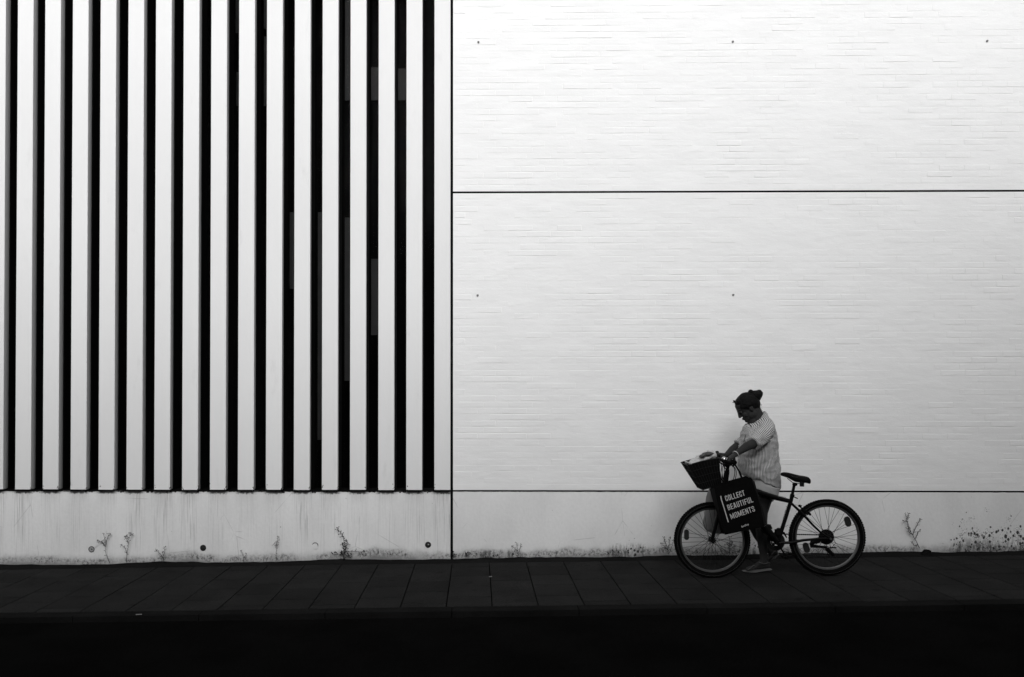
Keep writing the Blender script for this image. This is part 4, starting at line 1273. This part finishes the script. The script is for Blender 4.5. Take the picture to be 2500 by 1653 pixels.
# eyes, brows, lips
EYEW = plain('eye_white', .04, .3, 0, .5); LIPM = plain('lips', .03, .5)
for sy in (-1, 1):
    m = M(); hell(m, (-.0835, sy*.031, -.004), (.0105, .0125, .0085)); e = mk('eye', m, EYEW, per)
    m = M(); hell(m, (-.0925, sy*.032, -.009), (.0035, .005, .005)); mk('pupil', m, HAIRM, e)
    m = M(); hell(m, (-.088, sy*.031, .0025), (.010, .015, .006)); mk('eyelid', m, SKIN, per)
    m = M(); hell(m, (-.089, sy*.030, .022), (.005, .019, .0035)); mk('eyebrow', m, HAIRM, per)
m = M(); hell(m, (-.1015, 0, -.0745), (.0035, .019, .0022)); mk('mouth', m, LIPM, per)
# hair drawn back into a bun
h = M()
hell(h, (.018, 0, .032), (.100, .083, .092))
hell(h, (.060, 0, .000), (.060, .070, .075))
hell(h, (.045, 0, -.045), (.050, .055, .045))
hell(h, (-.029, 0, .062), (.054, .060, .050))
hell(h, (-.052, 0, .066), (.027, .044, .026))
for sy in (-1, 1):
    hell(h, (-.005, sy*.068, .02), (.035, .018, .030)); hell(h, (-.040, sy*.054, .034), (.036, .016, .030)); hell(h, (-.020, sy*.062, .018), (.034, .016, .026))
hm = remesh(h, .0045, 5, lambda q: .0035*noise.noise(Vector((q.x*30, q.y*90, q.z*30))))
mk('hair', hm, HAIRM, per, 'all')
b_ = M()
b0 = P(1846, 964.5, YPn)
b_.ell(b0, (.060, .052, .046), Matrix.Rotation(R(-8), 3, 'Y')).ell(P(1853.5, 961, YPn), (.033, .042, .037)).ell(P(1833, 957.5, YPn), (.025, .034, .026)).ell(P(1849, 972, YPn), (.032, .040, .028)).ell(P(1838, 970, YPn), (.040, .05, .034))
mk('hair_bun', remesh(b_, .004, 3, lambda q: .004*noise.noise(Vector((q.x*45, q.y*60, q.z*45)))), HAIRM, per, 'all')
st_ = M(); r_ = random.Random(9)
for k in range(46):
    a = P(r_.uniform(1848, 1855), r_.uniform(985, 1001), YPn + r_.uniform(-.05, .05))
    d = Vector((r_.uniform(.012, .034), r_.uniform(-.01, .01), r_.uniform(-.03, .012)))
    st_.tube([a, a + d*.5 + Vector((.002, 0, .004)), a + d + Vector((r_.uniform(-.004, .004), 0, r_.uniform(-.006, .004)))], .0005, 3)
for k in range(0):
    a = P(r_.uniform(1794, 1804), r_.uniform(968, 984), YPn + r_.uniform(-.04, .04))
    st_.tube([a, a + Vector((-.007, 0, .004)), a + Vector((-.010, 0, -.006))], .0005, 3)
mk('loose_strands', st_, HAIRM, per, False)['kind'] = 'stuff'
# sunglasses pushed up on the hair
sg = M()
for sy in (-1, 1):
    hell(sg, (-.060, sy*.040, .094), (.009, .024, .015), 14, 10)
    sg.tube([head_to_world((-.074, sy*.060, .092)), head_to_world((-.042, sy*.082, .062)), head_to_world((.0, sy*.0875, .020)), head_to_world((.018, sy*.083, .002))], .0032, 6)
sg.tube([head_to_world((-.062, -.016, .097)), head_to_world((-.062, 0, .099)), head_to_world((-.062, .016, .097))], .003, 6)
mk('sunglasses', sg, PLA, per)

# shirt: loose striped, sleeves rolled; stripes follow the cloth through a stored coordinate
def m_shirt():
    n = N('striped_cotton'); n.set(.9, 0, .1)
    at = n.t.nodes.new('ShaderNodeAttribute'); at.attribute_name = 'stripe'
    f = n.op('FRACT', n.mul(at.outputs['Fac'], 1/.0138))
    tri = n.op('ABSOLUTE', n.sub(f, .5))
    k = n.ramp(tri, .17, .25)
    n.color(n.mix(.07, .50, k))
    return n.m
SHIRT = m_shirt()
sh = M()
torso_r = [((1836,1033),(1866.5,1003.5),.072), ((1829,1034.5),(1872,1010),.10), ((1822,1037),(1879,1021),.155), ((1817,1045),(1886,1038),.19), ((1809,1060),(1891,1057),.20), ((1807,1082),(1895.5,1080),.20), ((1804.5,1105),(1899,1105),.20), ((1802.5,1130),(1901,1137),.205), ((1806,1150),(1902,1163),.20), ((1816,1162),(1902,1180),.195), ((1822,1166),(1901.5,1193.5),.19)]
sh.loft([oval(a, b, hw, e=.92) for a, b, hw in torso_r])
# near sleeve
sl_n = [(C(858,362,-.73), .070), (C(842,388,-.78), .080), (C(812,425,-.84), .082), (C(770,462,-.895), .071), (C(744,482,-.925), .063)]
def sleeve(m, lst, cuff=.006):
    pts = [p for p, r in lst]; rs = [r for p, r in lst]
    m.ell(pts[0], rs[0]*.98)
    m.tube(pts, rs, 20)
    d = (pts[-1]-pts[-2]).normalized()
    m.tube([pts[-1] - d*.034, pts[-1] - d*.030, pts[-1]+d*.002], [rs[-1]+cuff*.6, rs[-1]+cuff*1.5, rs[-1]+cuff], 20)
sleeve(sh, sl_n)
sl_f = [(C(770,370,-.46), .08), (C(715,425,-.47), .070), (C(665,470,-.49), .058), (C(634,495,-.505), .050)]
sleeve(sh, sl_f)
# collar
cr = [oval((1835,1031),(1867.5,1001),.068), oval((1834,1037),(1872,1006),.086), oval((1832,1041),(1874,1012),.098)]
sh.loft(cr)
# creases: pulls from the shoulder, sag folds over the belly
def crease(p):
    u = p.x; z = p.z
    f1 = noise.noise(Vector((u*7 + z*3.5, p.y*5, z*5)))
    f2 = abs(noise.noise(Vector((u*11 - z*8, p.y*7, z*7 + u*5))))
    f3 = abs(noise.noise(Vector((u*5 + z*17, p.y*6 + 3, z*9 - u*8))))
    return .006*f1 - .018*f2 - .013*f3 + .003
shm = remesh(sh, .0075, 6, crease)
# soften the creases a little by re-smoothing through another pass
o = mk('shirt', shm, SHIRT, per, 'all')
nd0, nd1 = sl_n[0][0], sl_n[-1][0]; fd0, fd1 = sl_f[0][0], sl_f[-1][0]
def segdist(p, a, b):
    d = b-a; t_ = max(0, min(1, (p-a).dot(d)/d.length_squared)); return (p-(a+d*t_)).length, t_
ctr = P(1855, 1100, YPn)
att = o.data.attributes.new('stripe', 'FLOAT', 'POINT')
vals = []
ax_top, ax_bot = P(1853, 1020, YPn), P(1856, 1180, YPn)
for p in shm.v:
    dn, tn = segdist(p, nd0, nd1); df, tf = segdist(p, fd0, fd1)
    wob = .006*noise.noise(p*9)
    if dn < .098 and tn > .16 and p.y < -.76:
        d = (nd1-nd0).normalized(); e1 = d.cross(Vector((0,1,0))).normalized(); e2 = d.cross(e1)
        q = p - nd0
        vals.append(math.atan2(q.dot(e2), q.dot(e1))*.075 + wob)
    elif df < .085 and tf > .15 and p.x < C(735, 400, YPn).x:
        d = (fd1-fd0).normalized(); e1 = d.cross(Vector((0,1,0))).normalized(); e2 = d.cross(e1)
        q = p - fd0
        vals.append(math.atan2(q.dot(e2), q.dot(e1))*.062 + wob)
    else:
        t_ = max(0, min(1, (ax_top.z-p.z)/(ax_top.z-ax_bot.z)))
        c0 = ax_top.lerp(ax_bot, t_)
        if p.z > P(1850, 1042, YPn).z:      # yoke: stripes run across the shoulder towards the collar
            vals.append((p.x - c0.x)*.80 + (p.z - c0.z)*.75 + wob)
        else:
            a = math.atan2(p.y - c0.y, (p.x - c0.x)*1.15)
            r0_ = math.hypot(p.y-c0.y, (p.x-c0.x)*1.15)
            vals.append(a*.19 + wob*1.3)
att.data.foreach_set('value', vals)
mk('placket', M().tube([P(1836,1036,YPn-.03), P(1829,1046,YPn-.05), P(1821,1060,YPn-.07), P(1816,1078,YPn-.085)], [.010,.010,.009,.007], 8, flat=.4), plain('dark_shirt_lining', .07, .9), per)  # dark cloth strip down the shirt front
# shorts
so = M()
so.loft([oval((1822,1150),(1893,1150),.165), oval((1820,1168),(1896,1172),.175), oval((1818,1185),(1894,1192),.175), oval((1822,1200),(1890,1206),.165)])
so.tube([J(852,800,-.69), J(845,835,-.69), J(836,870,-.69), J(832,882,-.69)], [.118, .116, .112, .113], 22)
so.tube([J(848,800,-.52), J(830,850,-.52), J(815,890,-.51)], [.115, .108, .106], 22)
mk('shorts', remesh(so, .007, 5, lambda q: -.010*abs(noise.noise(Vector((q.x*10+q.z*6, q.y*8, q.z*14)))) + .004), SHORTM, per, 'all')
# bracelet on the near wrist
wv = (near_arm[-1][0]-near_arm[-2][0]).normalized()
wc = near_arm[-1][0] + wv*-.006
e1 = wv.cross(Vector((0,1,0))).normalized(); e2 = wv.cross(e1)
mk('bracelet', M().tube([wc + (e1*math.cos(a) + e2*math.sin(a))*.0285 for a in [2*math.pi*j/28 for j in range(29)]], .0024, 6), plain('silver_bracelet', .75, .25, .3, .5), per)
# sandals
SAND = plain('sandal_leather', .05, .5, 0, .4); SOLE = plain('sandal_sole', .14, .5, .1, .3)
def sandal(h_, b_, t_, Y, w0=.034):
    up = Vector((-(t_-h_).z, 0, (t_-h_).x)).normalized()
    if up.z < 0: up = -up
    m = M(); rows = []
    for k, (q, ww) in enumerate([(0, .026), (.12, .033), (.4, .030), (.7, .041), (.9, .036), (1.0, .020)]):
        c_ = h_.lerp(b_, q/.75) if q <= .75 else b_.lerp(t_, (q-.75)/.25)
        rows.append([c_ + Vector((0, -ww, 0)) - up*.006, c_ + Vector((0, ww, 0)) - up*.006, c_ + Vector((0, ww, 0)), c_ + Vector((0, -ww, 0))])
    m.loft(rows)
    s_ = mk('sandal', m, SOLE, per, False)
    return s_, up
s1, up1 = sandal(C(886,1438,-.69), C(745,1456,-.69), C(668,1452,-.69), -.69)
mk('strap', M().tube([C(795,1388,-.735), C(830,1402,-.738), C(870,1392,-.72), C(878,1395,-.69)], .004, 6).tube([C(705,1450,-.735), C(745,1418,-.722), C(765,1408,-.69), C(745,1418,-.655)], .006, 6, flat=.4), SAND, s1)
s2, up2 = sandal(C(938,1318,-.46), C(900,1352,-.46), C(866,1366,-.46), -.46)
mk('strap', M().tube([C(890,1330,-.50), C(910,1305,-.50), C(925,1300,-.47)], .004, 6), SAND, s2)
